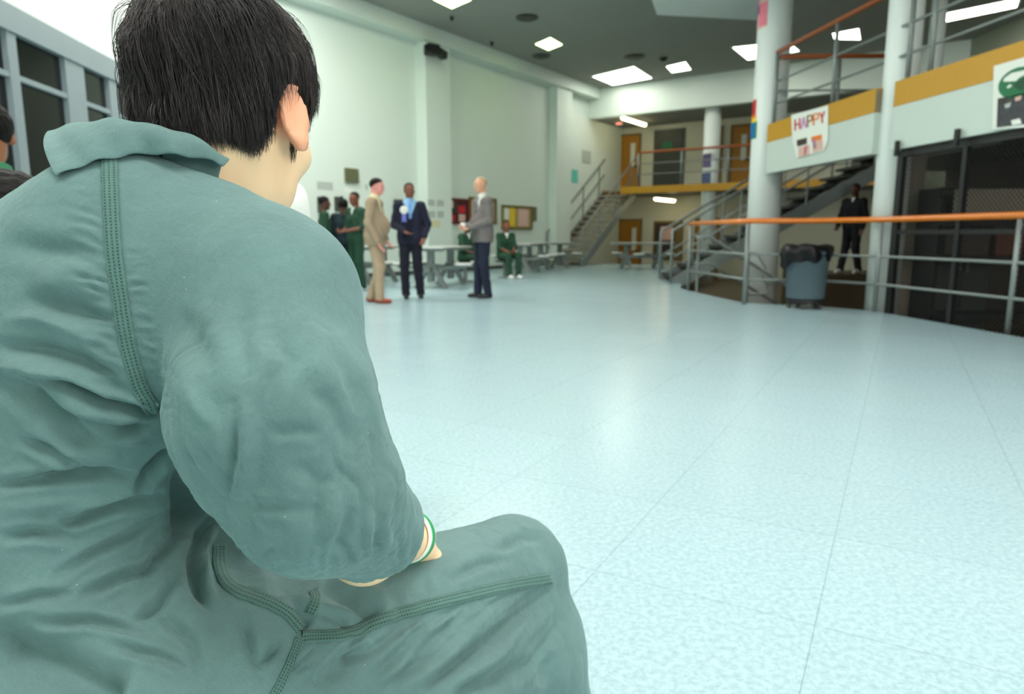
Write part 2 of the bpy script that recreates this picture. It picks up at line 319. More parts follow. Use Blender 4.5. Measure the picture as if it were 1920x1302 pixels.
for x, y in ((-3.5, 12.7), (-.2, 12.8), (-4.0, 9.0), (-3.8, 4.6), (.4, 4.6), (2.4, 2.4), (-3.4, -.2), (.2, -.4), (2.7, -1.0)):  # unseen lamps added overhead to brighten the walls, floor and boy
    ceiling_light(rq(x, y, 1.0, .8), M['near' if y > 6 else 'over'], 'added white ceiling light overhead, unseen, above the photo edge', 'added ceiling lights overhead out of frame')
def tube_light(x, y, z, ln, label, dirv):
    c = onE(x, y, z); t = thing('tube_light', label, 'tube light', c)
    obj('housing', MB().beam(c-dirv*ln/2, c+dirv*ln/2, .22, .05), M['white'], t)
    obj('tube', MB().tube([c-dirv*ln*.48+np.array([0, 0, -.05]), c+dirv*ln*.48+np.array([0, 0, -.05])], .06, 10), M['tube'], t)
tube_light(1189, 225, 1.0, 1.9, 'warm tube light under the upper ceiling by the far doors', U)
tube_light(1247, 372, 1.4, 1.7, 'warm tube light under the far deck above the lower door', U)
c = onE(1161, 229, 1.4); t = thing('exit_sign', 'small red lit sign near the far upper ceiling', 'sign', c)
obj('housing', MB().beam(c-Vn*.12, c+Vn*.12, .06, .2), M['white'], t); obj('lit_face', MB().beam(c-Vn*.1-U*.036, c+Vn*.1-U*.036, .01, .16), M['exit'], t)
for i, (x, y, r, lb) in enumerate(((988, 32, .26, 'dark round ceiling vent between the two greenish lights'), (1015, 104, .26, 'dark ceiling vent just below the smaller greenish light'), (1190, 106, .3, 'dark ceiling vent above the largest white light'))):
    c = atz(x, y, ZC); t = thing('ceiling_vent', lb, 'vent', c)
    obj('rim', MB().lathe([(r, -.03), (r*.8, -.045), (r*.8, -.01), (r, 0)], c, 20), M['dsteel'], t); obj('grille', MB().lathe([(r*.78, -.03), (r*.3, -.045), (.02, -.05), (.02, -.01), (r*.78, -.01)], c, 20), M['panel'], t)
for x, y, lb in ((1244, 108, 'small dark ceiling dome beside the small white light'), (847, 31, 'tiny sprinkler head below the cut-off greenish light'), (922, 79, 'tiny sprinkler head left of the smaller greenish light')):
    c = atz(x, y, ZC); r = .12 if x == 1244 else .05
    t = thing('ceiling_sensor', lb, 'ceiling sensor', c); obj('base', MB().lathe([(r, -.03), (r, 0)], c, 16), M['dsteel'], t); obj('dome', MB().lathe([(.01, -.1), (r*.6, -.085), (r*.85, -.03)], c, 16), M['black'], t, smooth=True)
# loudspeakers / camera on the main wall
c = onplane(819, 96, WA+Vn*.62, Vn); t = thing('security_camera', 'black twin camera bracket high on the wall beside the pilaster', 'camera', c)
obj('bracket', MB().beam(c-Vn*.32, c, .08, .08), M['black'], t); obj('housing', MB().beam(c-U*.30-Vn*.06, c-U*.0+Vn*.02, .26, .24), M['black'], t, bevel=.02)
obj('housing', MB().beam(c+U*.02, c+U*.30-np.array([0, 0, .06]), .2, .18), M['black'], t, bevel=.02); obj('lens', MB().tube([c-U*.32+Vn*.02, c-U*.39+Vn*.06], .07, 12), M['glass'], t)

# ---------------------------------------------------------------- things on the main wall
def wpx(x, y, off=0): p = onplane(x, y, WA+Vn*off, Vn); return np.dot(p-WA, U), p[2]
def wbox(x0, y0, x1, y1, th, off=0):      # a flat box on the main wall from two opposite corners in the photograph
    (a, za), (b, zb) = wpx(x0, y0, off), wpx(x1, y1, off)
    return MB().slab([wl(a, off, zb), wl(b, off, zb), wl(b, off, za), wl(a, off, za)], Vn*th)
def wthing(name, x0, y0, x1, y1, m, label, cat, th=.01, off=0, group=None):
    return tag(obj(name, wbox(x0, y0, x1, y1, th, off), m), label, cat, group)
wthing('speaker_panel', 645, 315, 670, 344, M['olive'], 'olive square speaker panel on the white wall above the inmates', 'speaker panel', .06)
for x0, y0, x1, y1, lb in ((594, 369, 607, 400, 'dark wall telephone behind the leftmost standing inmate'), (626, 369, 639, 397, 'dark wall telephone between the two left inmates'), (737, 374, 751, 404, 'dark wall telephone behind the navy-suited man')):
    a, za = wpx(x0, y0); b, zb = wpx(x1, y1); t = thing('wall_telephone', lb, 'telephone', wl((a+b)/2, 0, zb))
    obj('body', wbox(x0, y0, x1, y1, .1), M['panel'], t, bevel=.01); c = wl((a+b)/2, .14, (za+zb)/2)
    obj('handset', MB().tube([c+np.array([0, 0, .16]), c+Vn*.03+np.array([0, 0, .08]), c+Vn*.03-np.array([0, 0, .08]), c-np.array([0, 0, .16])], [.04, .022, .022, .04], 8), M['black'], t)
for k, (x0, y0, x1, y1) in enumerate(((802, 374, 815, 386), (819, 375, 832, 387), (803, 396, 816, 408), (820, 396, 832, 408))):
    wthing('notice_sheet', x0, y0, x1, y1, M['greypaper'], ('upper left', 'upper right', 'lower left', 'lower right')[k]+' sheet of the four pale notices on the pilaster', 'notice', .006, .302)
wthing('notice_sheet', 811, 413, 825, 427, mat('cream paper', (216, 210, 170), .8), 'cream notice sheet below the four pale notices', 'notice', .006, .302)
for k, (x0, y0, x1, y1, lb) in enumerate(((592, 340, 626, 357, 'faint grey sheet above the leftmost telephone'), (645, 350, 665, 362, 'pale sheet just below the olive speaker panel'), (668, 372, 678, 388, 'pale sheet beside the tan-suited man\'s face'), (683, 346, 691, 356, 'small grey sheet just above the tan-suited man'))):
    wthing('notice_sheet', x0+2, y0, x1-2, y1, M['greypaper'] if k in (0, 3) else M['paper'], lb, 'notice', .006)
def board(x0, y0, x1, y1, label, fm, bm, sheets):
    a, za = wpx(x0, y0); b, zb = wpx(x1, y1); t = thing('bulletin_board', label, 'bulletin board', wl((a+b)/2, 0, zb))
    obj('backing', wbox(x0, y0, x1, y1, .03), bm, t); fr = MB(); w = .07
    for q in ((a, b, za-w, za), (a, b, zb, zb+w), (a, a+w, zb, za), (b-w, b, zb, za)): fr.slab([wl(q[0], .03, q[2]), wl(q[1], .03, q[2]), wl(q[1], .03, q[3]), wl(q[0], .03, q[3])], Vn*.03)
    obj('frame', fr, fm, t)
    for q in sheets: obj('pinned_sheet', wbox(*q[:4], .008, .031), q[4], t)
board(839, 371, 877, 421, 'dark red framed bulletin board with red and white sheets', mat('maroon frame', (96, 30, 34), .5), mat('maroon felt', (72, 36, 40), .9), ((842, 376, 850, 390, M['blush']), (843, 403, 853, 417, M['red']), (859, 386, 872, 400, M['red']), (860, 402, 872, 416, M['blush']), (852, 376, 857, 398, M['panel'])))
board(878, 369, 929, 421, 'brown framed board mostly hidden behind the grey-jacketed man', M['doorf'], M['tan'], ((882, 376, 893, 410, M['blush']), (912, 380, 924, 400, M['paper'])))
board(939, 384, 996, 431, 'olive framed bulletin board above the seated inmate', mat('olive frame', (110, 104, 60), .5), M['cork'], ((945, 390, 954, 412, M['paper']), (956, 389, 965, 425, M['gold']), (972, 391, 990, 425, M['blush'])))
wthing('folded_flag', 998, 388, 1005, 415, M['olive'], 'narrow olive hanging strip right of the olive board', 'hanging', .03, .05)
wthing('art_sheet', 1068, 317, 1083, 344, M['teal'], 'teal painted sheet on the wall by the far stair', 'artwork', .008)
wthing('framed_print', 1091, 281, 1107, 307, M['greypaper'], 'grey framed print on the wall above the far stair', 'print', .02)

# ---------------------------------------------------------------- posters on columns and balcony
def cylpatch(c, r, x0, y0, x1, y1, th=.004, n=8):
    def hit(x, y):
        d = ray(x, y); o = CAM[:2]-c[:2]; A = d[:2]@d[:2]; B = 2*o@d[:2]; Cc = o@o-r*r; disc = max(B*B-4*A*Cc, 0)
        s = (-B-math.sqrt(disc))/(2*A); p = CAM+d*s; return math.atan2(p[1]-c[1], p[0]-c[0]), p[2]
    (a0, za), (a1, zb) = hit(x0, y0), hit(x1, y1)
    if a1-a0 > math.pi: a1 -= 2*math.pi
    if a0-a1 > math.pi: a0 -= 2*math.pi
    mb = MB(); vs = []
    for i in range(n+1):
        w = a0+(a1-a0)*i/n
        for rr in (r, r+th):
            for z in (zb, za): vs.append((c[0]+rr*math.cos(w), c[1]+rr*math.sin(w), z))
    fs = []
    for i in range(n):
        b = i*4; fs += [(b+2, b+6, b+7, b+3), (b, b+1, b+5, b+4), (b+1, b+3, b+7, b+5), (b, b+4, b+6, b+2)]
    fs += [(0, 2, 3, 1), (n*4, n*4+1, n*4+3, n*4+2)]
    return mb.add(vs, fs)
def colposter(label, c, r, patches):
    t = thing('poster', label, 'poster', (c[0], c[1]-r, 2))
    for k, q in enumerate(patches): obj('sheet' if k == 0 else 'colour_patch', cylpatch(c, r, *q[:4], th=.003+.0025*k), q[4], t, smooth=False)
colposter('rainbow striped poster on the left side of the front column', C1, .285, ((1402.5, 190, 1418, 259, M['paper']), (1402.5, 190, 1417, 222, M['red']), (1408, 218, 1417.5, 226, M['oran']), (1411, 223, 1418, 232, M['gold']), (1402.5, 228, 1410, 233, M['teal']), (1411, 231, 1418, 259, M['green']), (1402.6, 234, 1416, 258, M['blue'])))
colposter('pink and purple painted sheet high on the front column', C1, .285, ((1405, 0, 1438, 50, M['blush']), (1405, -4, 1411, 20, M['teal']), (1411, -6, 1424, 10, M['lilac']), (1406, 17, 1424, 26, M['purple']), (1426, 8, 1437, 46, M['pink']), (1405.5, 30, 1409, 52, M['purple'])))
colposter('purple print on the far column, upper of two', C3, .26, ((1316, 290, 1333, 314, M['purple']),))
colposter('blue print on the far column, lower of two', C3, .26, ((1315, 325, 1332, 348, M['navyprint']),))
def fpt(x, y, a=F1, off=0.0):      # a place on the balcony face
    n = FN if a is F1 else unit(np.cross(F0-F1, [0, 0, 1.0])); return onplane(x, y, a+n*0-FN*off, n)
FA = F1
def fquad(mb, pts, off, th=.004, seg=1):
    n = FN if seg else FN0
    ps = [onplane(x, y, (F1 if seg else F0)-n*off, n) for x, y in pts]; return mb.slab(ps, -n*th)
FN0 = unit([-(F1-F0)[1], (F1-F0)[0], 0]); FN0 = FN0 if FN0[0] > 0 else -FN0
t = thing('banner', 'white paper banner lettered HAPPY hanging on the left balcony face', 'banner', onplane(1520, 240, F0, FN0))
obj('sheet', fquad(MB(), [(1484, 216), (1553, 197.5), (1553, 262), (1545, 283), (1494, 297), (1486, 262)], .012, .004, 0), M['paper'], t)
def letter(strokes, x, y, w, h, sl, m, off=.018, th=.9):
    mb = MB()
    for (x0, y0, x1, y1) in strokes:
        p = [np.array([x+a*w, y+b*h+sl*a*w]) for a, b in ((x0, y0), (x1, y1))]
        d = p[1]-p[0]; nn = np.array([-d[1], d[0]])/np.linalg.norm(d)*th*1.6
        fquad(mb, [p[0]+nn, p[1]+nn, p[1]-nn, p[0]-nn], off, .003, 0)
    obj('letter', mb, m, t)
H_ = ((0, 0, 0, 1), (1, 0, 1, 1), (0, .5, 1, .5)); A_ = ((0, 1, .5, 0), (.5, 0, 1, 1), (.2, .62, .8, .62)); P_ = ((0, 0, 0, 1), (0, 0, 1, .05), (1, .05, 1, .5), (1, .5, 0, .52)); Y_ = ((0, 0, .5, .5), (1, 0, .5, .5), (.5, .5, .5, 1))
for k, (g, m) in enumerate(((H_, M['red']), (A_, M['lilac']), (P_, mat('brown paper', (140, 84, 20), .7)), (P_, M['oran']), (Y_, M['red']))):
    letter(g, 1491+k*11.6, 224-k*3.2, 8.6, 21, -.28, m)
for q, m in ((((1494, 263), (1513, 258), (1513, 270), (1495, 275)), M['dbrown']), (((1497, 277), (1518, 271), (1518, 290), (1497, 296)), M['blush']), (((1521, 257), (1541, 252), (1541, 262), (1522, 267)), M['oran']), (((1524, 268), (1543, 262), (1543, 281), (1524, 287)), M['blush']), (((1508, 275), (1515, 273), (1511, 290), (1507, 290)), M['pink']), (((1523, 262), (1529, 262), (1531, 278), (1526, 279)), M['lilac'])):
    obj('colour_patch', fquad(MB(), q, .018, .003, 0), m, t)
t = thing('poster', 'white poster with green oval emblem over a dark photo collage on the right balcony face', 'poster', fpt(1900, 180))
obj('sheet', fquad(MB(), [(1864, 124), (1960, 96), (1960, 236), (1861, 243)], .012), M['paper'], t)
e = []; cx, cy = 1911, 155
def oval(rx, ry, sl=-.24, n=28, cx=1911, cy=155): return [(cx+rx*math.cos(w), cy+ry*math.sin(w)+sl*rx*math.cos(w)) for w in np.linspace(0, 2*math.pi, n, endpoint=False)]
obj('emblem', fquad(MB(), oval(39, 29), .018, .003), M['emblem'], t)
obj('emblem_wing', fquad(MB(), [(1881, 153), (1884, 146), (1897, 137), (1919, 132), (1935, 130), (1926, 138), (1911, 146), (1905, 152), (1893, 153)], .022, .003), M['paper'], t)
obj('emblem_shade', fquad(MB(), [(1899, 160), (1915, 148), (1945, 138), (1946, 166), (1912, 170)], .022, .003), M['demblem'], t)
obj('emblem_mark', fquad(MB(), [(1888, 163), (1894, 158), (1898, 161), (1890, 166)], .022, .003), M['paper'], t)
obj('photo', fquad(MB(), [(1871, 185), (1960, 164), (1960, 229), (1869, 239)], .018, .003), M['collage'], t)
for k, q in enumerate((((1884, 196), (1896, 192), (1893, 201), (1885, 203)), ((1896, 226), (1912, 222), (1916, 232), (1898, 235)), ((1872, 187), (1886, 184), (1884, 192), (1873, 196)), ((1903, 183), (1916, 179), (1914, 187), (1904, 190)))):
    obj('photo_detail', fquad(MB(), q, .0225, .002), (M['greypaper'], M['paper'], M['dbrown'], M['blush'])[k], t)

# ---------------------------------------------------------------- railings
def railing(name, label, path, posts, zf, hand, hm, rails=(.72, .36), hz=1.19, hr=.038, pr=.03, pm=None):
    pm = pm or M['steel']; t = thing(name, label, 'railing', (path[0][0], path[0][1], zf))
    obj('handrail', MB().tube([(x, y, zf+hz) for x, y in path], hr, 12), hm, t, smooth=True)
    for x, y in posts: obj('post', MB().tube([(x, y, zf), (x, y, zf+hz-hr)], pr, 10), pm, t, smooth=True)
    for z in rails: obj('rail', MB().tube([(x, y, zf+z) for x, y in path], pr*.62, 8), pm, t, smooth=True)
    return t
def pt(x, y): p = atz(x, y, 0); return (p[0], p[1])
def lerp(a, b, s): return tuple(np.array(a)+(np.array(b)-np.array(a))*s)
R0, R1, R2, R3 = pt(1290, 545), pt(1395, 571), pt(1639, 584.5), pt(1889, 626)
RM = (4.28, 9.80)
railing('railing', 'grey steel railing with orange wooden handrail around the dayroom edge', [R0, R1, lerp(R1, RM, .5), RM, R2, R3, (5.18, 4.6), (5.3, 2.5)], [R0, R1, R2, R3, (5.2, 4.6), (5.3, 2.5)], 0, None, M['orange'])
# upper railing along the near balcony
G0 = F0+FN*.1; G1 = F2+FN*.1
ps = [G0+(G1-G0)*s for s in (0, .2, .385, .43, .62, .8, 1)]
railing('railing', 'upper railing with brown handrail along the right balcony', [(G0[0], G0[1]), (G1[0], G1[1])], [(p[0], p[1]) for p in ps], 2.84, None, M['rwood'], (.72, .36), 1.2)
G2 = G0+np.array([1.9, -.05, 0])
railing('railing', 'short upper railing crossing behind the front column', [(G0[0]+.05, G0[1]), (G2[0], G2[1])], [(G0[0]+1.05, G0[1]-.02), (G2[0], G2[1])], 2.62, None, M['rwood'], (.8, ), 1.35)
c = atY(1742, 150, 13.0); railing('railing', 'short dark railing end beyond the second column', [(c[0], c[1]), (c[0]+.35, c[1]-.6)], [(c[0], c[1])], 2.62, None, M['rwood'], (.6,), .95)
# far deck railing
a = sE(1197, 300, .06)[0]; b = 9.5
railing('railing', 'far upper railing with wooden handrail on the far deck', [xy(ed(a, .06))[0], xy(ed(b, .06))[0]], [xy(ed(s, .06))[0] for s in np.linspace(a, b, 6)], ZD, None, M['rwood'], (.75, .4), 1.12, pr=.028)
# ---------------------------------------------------------------- stairs
def stair(label, base, dirv, side, rise, run, width, n, sm, tm, z0=0.0, rail_h=1.15, rail_m=None, lean=.0, rails=(1.1, .55)):
    base, dirv, side = np.array(base, float), unit(dirv), unit(side); rail_m = rail_m or M['steel']
    t = thing('staircase', label, 'staircase', base)
    top = base+dirv*run+np.array([0, 0, rise]); base = base.copy(); base[2] = z0
    for s in (-1, 1):
        o = side*s*width/2
        obj('stringer', MB().beam(base+o+np.array([0, 0, -.02]), top+o-np.array([0, 0, .15]), .05, .27), sm, t)
    for k in range(n):
        c = base+dirv*run*(k+.5)/n+np.array([0, 0, (rise-z0)*(k+1)/n-.05]); obj('tread', MB().beam(c-side*(width/2-.03), c+side*(width/2-.03), run/n*1.12, .055), tm, t)
    for s in (-1, 1):
        o = side*s*(width/2+.02)
        for hh in rails:
            z = np.array([0, 0, hh]); pts = [base+o+z, top+o+z]
            if hh == rails[0]: pts = [base+o-dirv*.05+np.array([0, 0, .02])]+[base+o-dirv*.05+z*.98, base+o+z]+[top+o+z]
            obj('handrail' if hh == rails[0] else 'rail', MB().tube(pts, .028 if hh == rails[0] else .022, 8), rail_m, t, smooth=True)
        for f in (.3, .6, .9):
            p = base+(top-base)*f+o; obj('baluster', MB().tube([p, p+np.array([0, 0, rails[0]])], .02, 8), rail_m, t)
    return t
p = ed(.66, 1.2); stair('grey steel staircase climbing along the left wall to the far deck', p-U*3.9, U, Vn, ZD, 3.9, 1.2, 14, M['steel'], M['tan'])
stair('steel staircase with dark treads rising behind the front column', (3.35, 15.0, 0), (1, -.03, 0), (0.03, 1, 0), 2.62, 4.35, 1.25, 13, M['steel'], M['tread'])
# sloping rail that leads down to the sunken floor
t = thing('stair_rail', 'grey pipe rail sloping down behind the front railing', 'stair rail', (3.6, 11.6, ZL))
q0, q1 = np.array([3.45, 12.2, .95]), np.array([5.0, 12.2, -.0])
obj('handrail', MB().tube([q0-np.array([.25, 0, .0]), q0, q1, q1+np.array([.25, 0, 0])], .028, 8), M['steel'], t, smooth=True)
obj('rail', MB().tube([q0-np.array([.25, 0, .45]), q0-np.array([0, 0, .45]), q1-np.array([0, 0, .4])], .022, 8), M['steel'], t, smooth=True)
obj('post', MB().tube([(3.25, 12.2, ZL), (3.25, 12.2, .93)], .025, 8), M['steel'], t); obj('post', MB().tube([(5.25, 12.2, ZL), (5.25, 12.2, 0)], .025, 8), M['steel'], t)
p = atY(1420, 500, 11.2)
t = thing('pipe_loop', 'bent grey pipe loop beside the front column', 'pipe', (p[0], p[1], ZL))
obj('pipe', MB().tube([(p[0]-.15, p[1], ZL), (p[0]-.15, p[1], .72), (p[0]-.02, p[1], .70), (p[0]+.14, p[1], .45), (p[0]+.02, p[1], .40), (p[0]+.16, p[1], .22), (p[0]+.2, p[1], .05), (p[0]-.12, p[1], .05)], .022, 8), M['steel'], t, smooth=True)
# ---------------------------------------------------------------- wire mesh cage under the near balcony
K0 = F1+FN*.09+FU*.12; K1 = F2+FN*.09; L_ = np.linalg.norm(K1-K0)
def kp(s, z, off=0): return z3(K0+FU*s-FN*off, z)
t = thing('mesh_screen', 'black wire mesh screen closing the space under the right balcony', 'mesh screen', kp(0, ZL))
for s, w in ((.0, .10), (1.05, .06), (3.2, .06), (L_-.05, .06)): obj('post', MB().beam(kp(s, ZL), kp(s, 2.02), w, .06, up=FN), M['black'], t)
obj('top_bar', MB().beam(kp(0, 1.99), kp(L_, 1.99), .06, .09), M['black'], t); obj('middle_bar', MB().beam(kp(0, 1.03), kp(L_, 1.03), .04, .05), M['black'], t)
for s in (.08, 1.05): obj('bracket', MB().beam(kp(s, 1.95, .14), kp(s, 2.13, .14), .05, .04, up=FN), M['black'], t)
wm = MB(); st = .055
for dz in (1, -1):
    s0 = -2.7
    while s0 < L_:
        a, b = (s0, s0+2.6) ; za, zb = (ZL, 2.05) if dz > 0 else (2.05, ZL)
        if b > 0:
            p0 = max(0, -a/2.6); p1 = min(1, (L_-a)/2.6)
            if p1 > p0: wm.beam(kp(a+2.6*p0, za+(zb-za)*p0, .012*dz), kp(a+2.6*p1, za+(zb-za)*p1, .012*dz), .004, .007, up=FN)
        s0 += st
obj('wire_mesh', wm, M['black'], t)
# behind the mesh
def under(x, Y, z0, z1, w, dp, m, name, label, cat, rz=0.0):
    c = atY(x, 450, Y); return tag(obj(name, MB().box((c[0], c[1], (z0+z1)/2), (w, dp, z1-z0), rz), m), label, cat)
c = atY(1692, 440, 10.6); struct('trim_8', MB().box((c[0], c[1], (ZL+2.42)/2), (.34, .34, 2.42-ZL)), M['tan'])
c = atY(1772, 440, 10.2); t = thing('cabinet', 'tall dark metal cabinet standing behind the mesh screen', 'cabinet', (c[0]+.1, c[1], ZL))
obj('body', MB().box((c[0]+.1, c[1], ZL+1.1), (.8, .6, 2.2)), M['black'], t, bevel=.01)
for k in (-1, 1): obj('door', MB().box((c[0]+.1+k*.2, c[1]-.31, ZL+1.1), (.37, .02, 2.1)), M['panel'], t); obj('handle', MB().box((c[0]+.1+k*.05, c[1]-.335, ZL+1.1), (.02, .03, .14)), M['steel'], t)
c = atY(1850, 440, 9.2); t = thing('storage_rack', 'dark shelving rack with a tan board behind the mesh screen', 'rack', (c[0], c[1], ZL))
for z in (.1, .5, 1.25, 1.7): obj('shelf', MB().box((c[0]+.3, c[1], ZL+z), (1.7, .5, .05)), M['black'], t)
for x in (-.5, 1.1):
    for y in (-.22, .22): obj('upright', MB().box((c[0]+x, c[1]+y, ZL+1.0), (.05, .05, 2.0)), M['black'], t)
tag(obj('board', MB().box((c[0]+.25, c[1]+.1, ZL+1.95), (1.3, .05, .38)), M['tan']), 'tan board standing on top of the dark rack', 'board')
for k, (x, m) in enumerate(((-.25, M['dbrown']), (.2, mat('russet carton', (92, 52, 34), .7)), (.7, M['dbrown']))):
    tag(obj('carton', MB().box((c[0]+x, c[1], ZL+1.42), (.36, .36, .28)), m, bevel=.01), ('left dark carton on the rack shelf', 'russet carton in the middle of the rack shelf', 'right dark carton on the rack shelf')[k], 'carton')
struct('wall_under', MB().box((8.9, 7.0, (ZL+2.42)/2), (.15, 18.0, 2.42-ZL), -.1), M['dbrown'])
# ---------------------------------------------------------------- tables with fixed seats
def table_proto():
    t = thing('dayroom_table', '', 'table')
    obj('tabletop', MB().box((0, 0, .745), (.72, 1.75, .05)), M['table'], t, bevel=.012, local=True); obj('edge_band', MB().box((0, 0, .742), (.735, 1.765, .03)), M['steel'], t, local=True)
    for y in (-.55, .55):
        mb = MB().box((0, y, .42), (.12, .10, .6)); mb.slab([(-.33, y-.04, 0), (-.24, y-.04, 0), (-.05, y-.04, .34), (.05, y-.04, .34), (.24, y-.04, 0), (.33, y-.04, 0), (.09, y-.04, .45), (-.09, y-.04, .45)], (0, .08, 0)); mb.box((0, y, .71), (.5, .08, .04))
        obj('pedestal', mb, M['steel'], t, local=True)
    obj('beam', MB().box((0, 0, .36), (.09, 1.5, .09)), M['steel'], t, local=True)
    for x in (-1, 1):
        for y in (-.5, .5):
            s = obj('seat', MB().lathe([(.15, .43), (.17, .44), (.17, .465), (.15, .475)], (x*.62, y, 0), 20), M['seat'], t, smooth=True, local=True)
            obj('seat_arm', MB().beam((0, y, .36), (x*.62, y, .40), .07, .06).box((x*.62, y, .41), (.12, .12, .05)), M['steel'], s, local=True)
    return t
T0 = table_proto(); ANG = math.atan2(-U[0], U[1])
tabs = [((826, 536), 13.6, ANG+.35, 'steel table with round seats between the navy and grey men'), ((694, 536), 14.5, ANG+.3, 'steel table with round seats behind the tan and navy suited men'),
        ((984, 505), 18.6, ANG+.35, 'steel table with white top right of the seated inmate'), ((1032, 500), 20.7, ANG, 'dark steel table at the foot of the far staircase'), ((1206, 500), 20.6, ANG-.6, 'steel table before the far lower doors')]
for i, ((x, y), Y, a, lb) in enumerate(tabs):
    t = T0 if i == 0 else copy_tree(T0); c = atY(x, 440, Y); t.location = (c[0], c[1], 0); t.rotation_euler = (0, 0, a); t['label'] = lb; t['group'] = 'dayroom tables with fixed seats'
# ---------------------------------------------------------------- waste bin
c = np.array([4.02, 9.50, 0]); t = thing('waste_bin', 'grey round waste bin with black liner on a wheeled dolly by the railing', 'waste bin', c)
obj('barrel', MB().lathe([(.22, .13), (.245, .15), (.275, .74), (.29, .74), (.29, .79), (.265, .79), (.23, .2)], c, 40), M['bin'], t, smooth=True)
obj('dolly', MB().lathe([(.2, .08), (.25, .09), (.25, .13), (.2, .14)], c, 24), M['black'], t)
for k in range(5):
    w = 2*math.pi*k/5+.4; p = c+np.array([.2*math.cos(w), .2*math.sin(w), .04]); obj('caster', MB().tube([p-np.array([.015, 0, 0]), p+np.array([.015, 0, 0])], .04, 12), M['dsteel'], t)
pr = []; vs = []; n = 48
prof = [(.285, .66), (.305, .72), (.31, .80), (.30, .85), (.27, .865), (.25, .80), (.22, .6)]
for j, (r, z) in enumerate(prof):
    for k in range(n):
        w = 2*math.pi*k/n; amp = .016*math.sin(7*w+j)+.012*math.sin(13*w+2*j)+.012*math.sin(3*w+1)
        zz = z+(.03*math.sin(5*w+1)+.02*math.sin(9*w) if j < 2 else .012*math.sin(6*w))-(.10*max(0, math.cos(w-3.3))**4 if j == 0 else 0); rr = r+amp+(.07*max(0, math.cos(w-3.3))**6 if j < 3 else 0)
        vs.append((c[0]+rr*math.cos(w), c[1]+rr*math.sin(w), zz))
lb = MB(); lb.add(vs, [(j*n+k, j*n+(k+1) % n, (j+1)*n+(k+1) % n, (j+1)*n+k) for j in range(len(prof)-1) for k in range(n)])
obj('liner', lb, M['bag'], t, smooth=True)
# ---------------------------------------------------------------- implicit surfaces: shapes blended together, then meshed
A3 = lambda p: np.asarray(p, np.float32)
def rc(a, b, ra, rb):                       # tapered capsule
    a, b = A3(a), A3(b); d = b-a; dd = float(d@d)+1e-9
    def f(p):
        h = np.clip(((p-a)@d)/dd, 0, 1); q = p-a-h[:, None]*d
        return np.sqrt((q*q).sum(1))-(ra+(rb-ra)*h)
    return f
def ell(c, r, R=None):                      # ellipsoid; rows of R are its axes
    c, r = A3(c), A3(r); R = None if R is None else A3(R)
    def f(p):
        q = p-c
        if R is not None: q = q@R.T
        k0 = np.sqrt(((q/r)**2).sum(1)); k1 = np.sqrt(((q/(r*r))**2).sum(1))+1e-9
        return np.where(k0 < 1e-3, -r.min(), k0*(k0-1)/k1)
    return f
def smin(a, b, k): h = np.clip(.5+.5*(b-a)/k, 0, 1); return b+(a-b)*h-k*h*(1-h)
def union(parts, k=.03):
    parts = [q if isinstance(q, tuple) else (q, k) for q in parts]
    def f(p):
        d = parts[0][0](p)
        for g, kk in parts[1:]: d = smin(d, g(p), kk)
        return d
    return f
def cut(f, g, k=.004): return lambda p: -smin(-f(p), -g(p), k)       # intersection
def minus(f, g, k=.006): return lambda p: -smin(-f(p), g(p), k)
def grow(f, r): return lambda p: f(p)-r
def half(n, c): n = A3(n); return lambda p: p@n-c                    # keeps n.p < c
def framed(f, R, o): R, o = A3(R), A3(o); return lambda p: f((p-o)@R.T)   # rows of R = local axes in the world
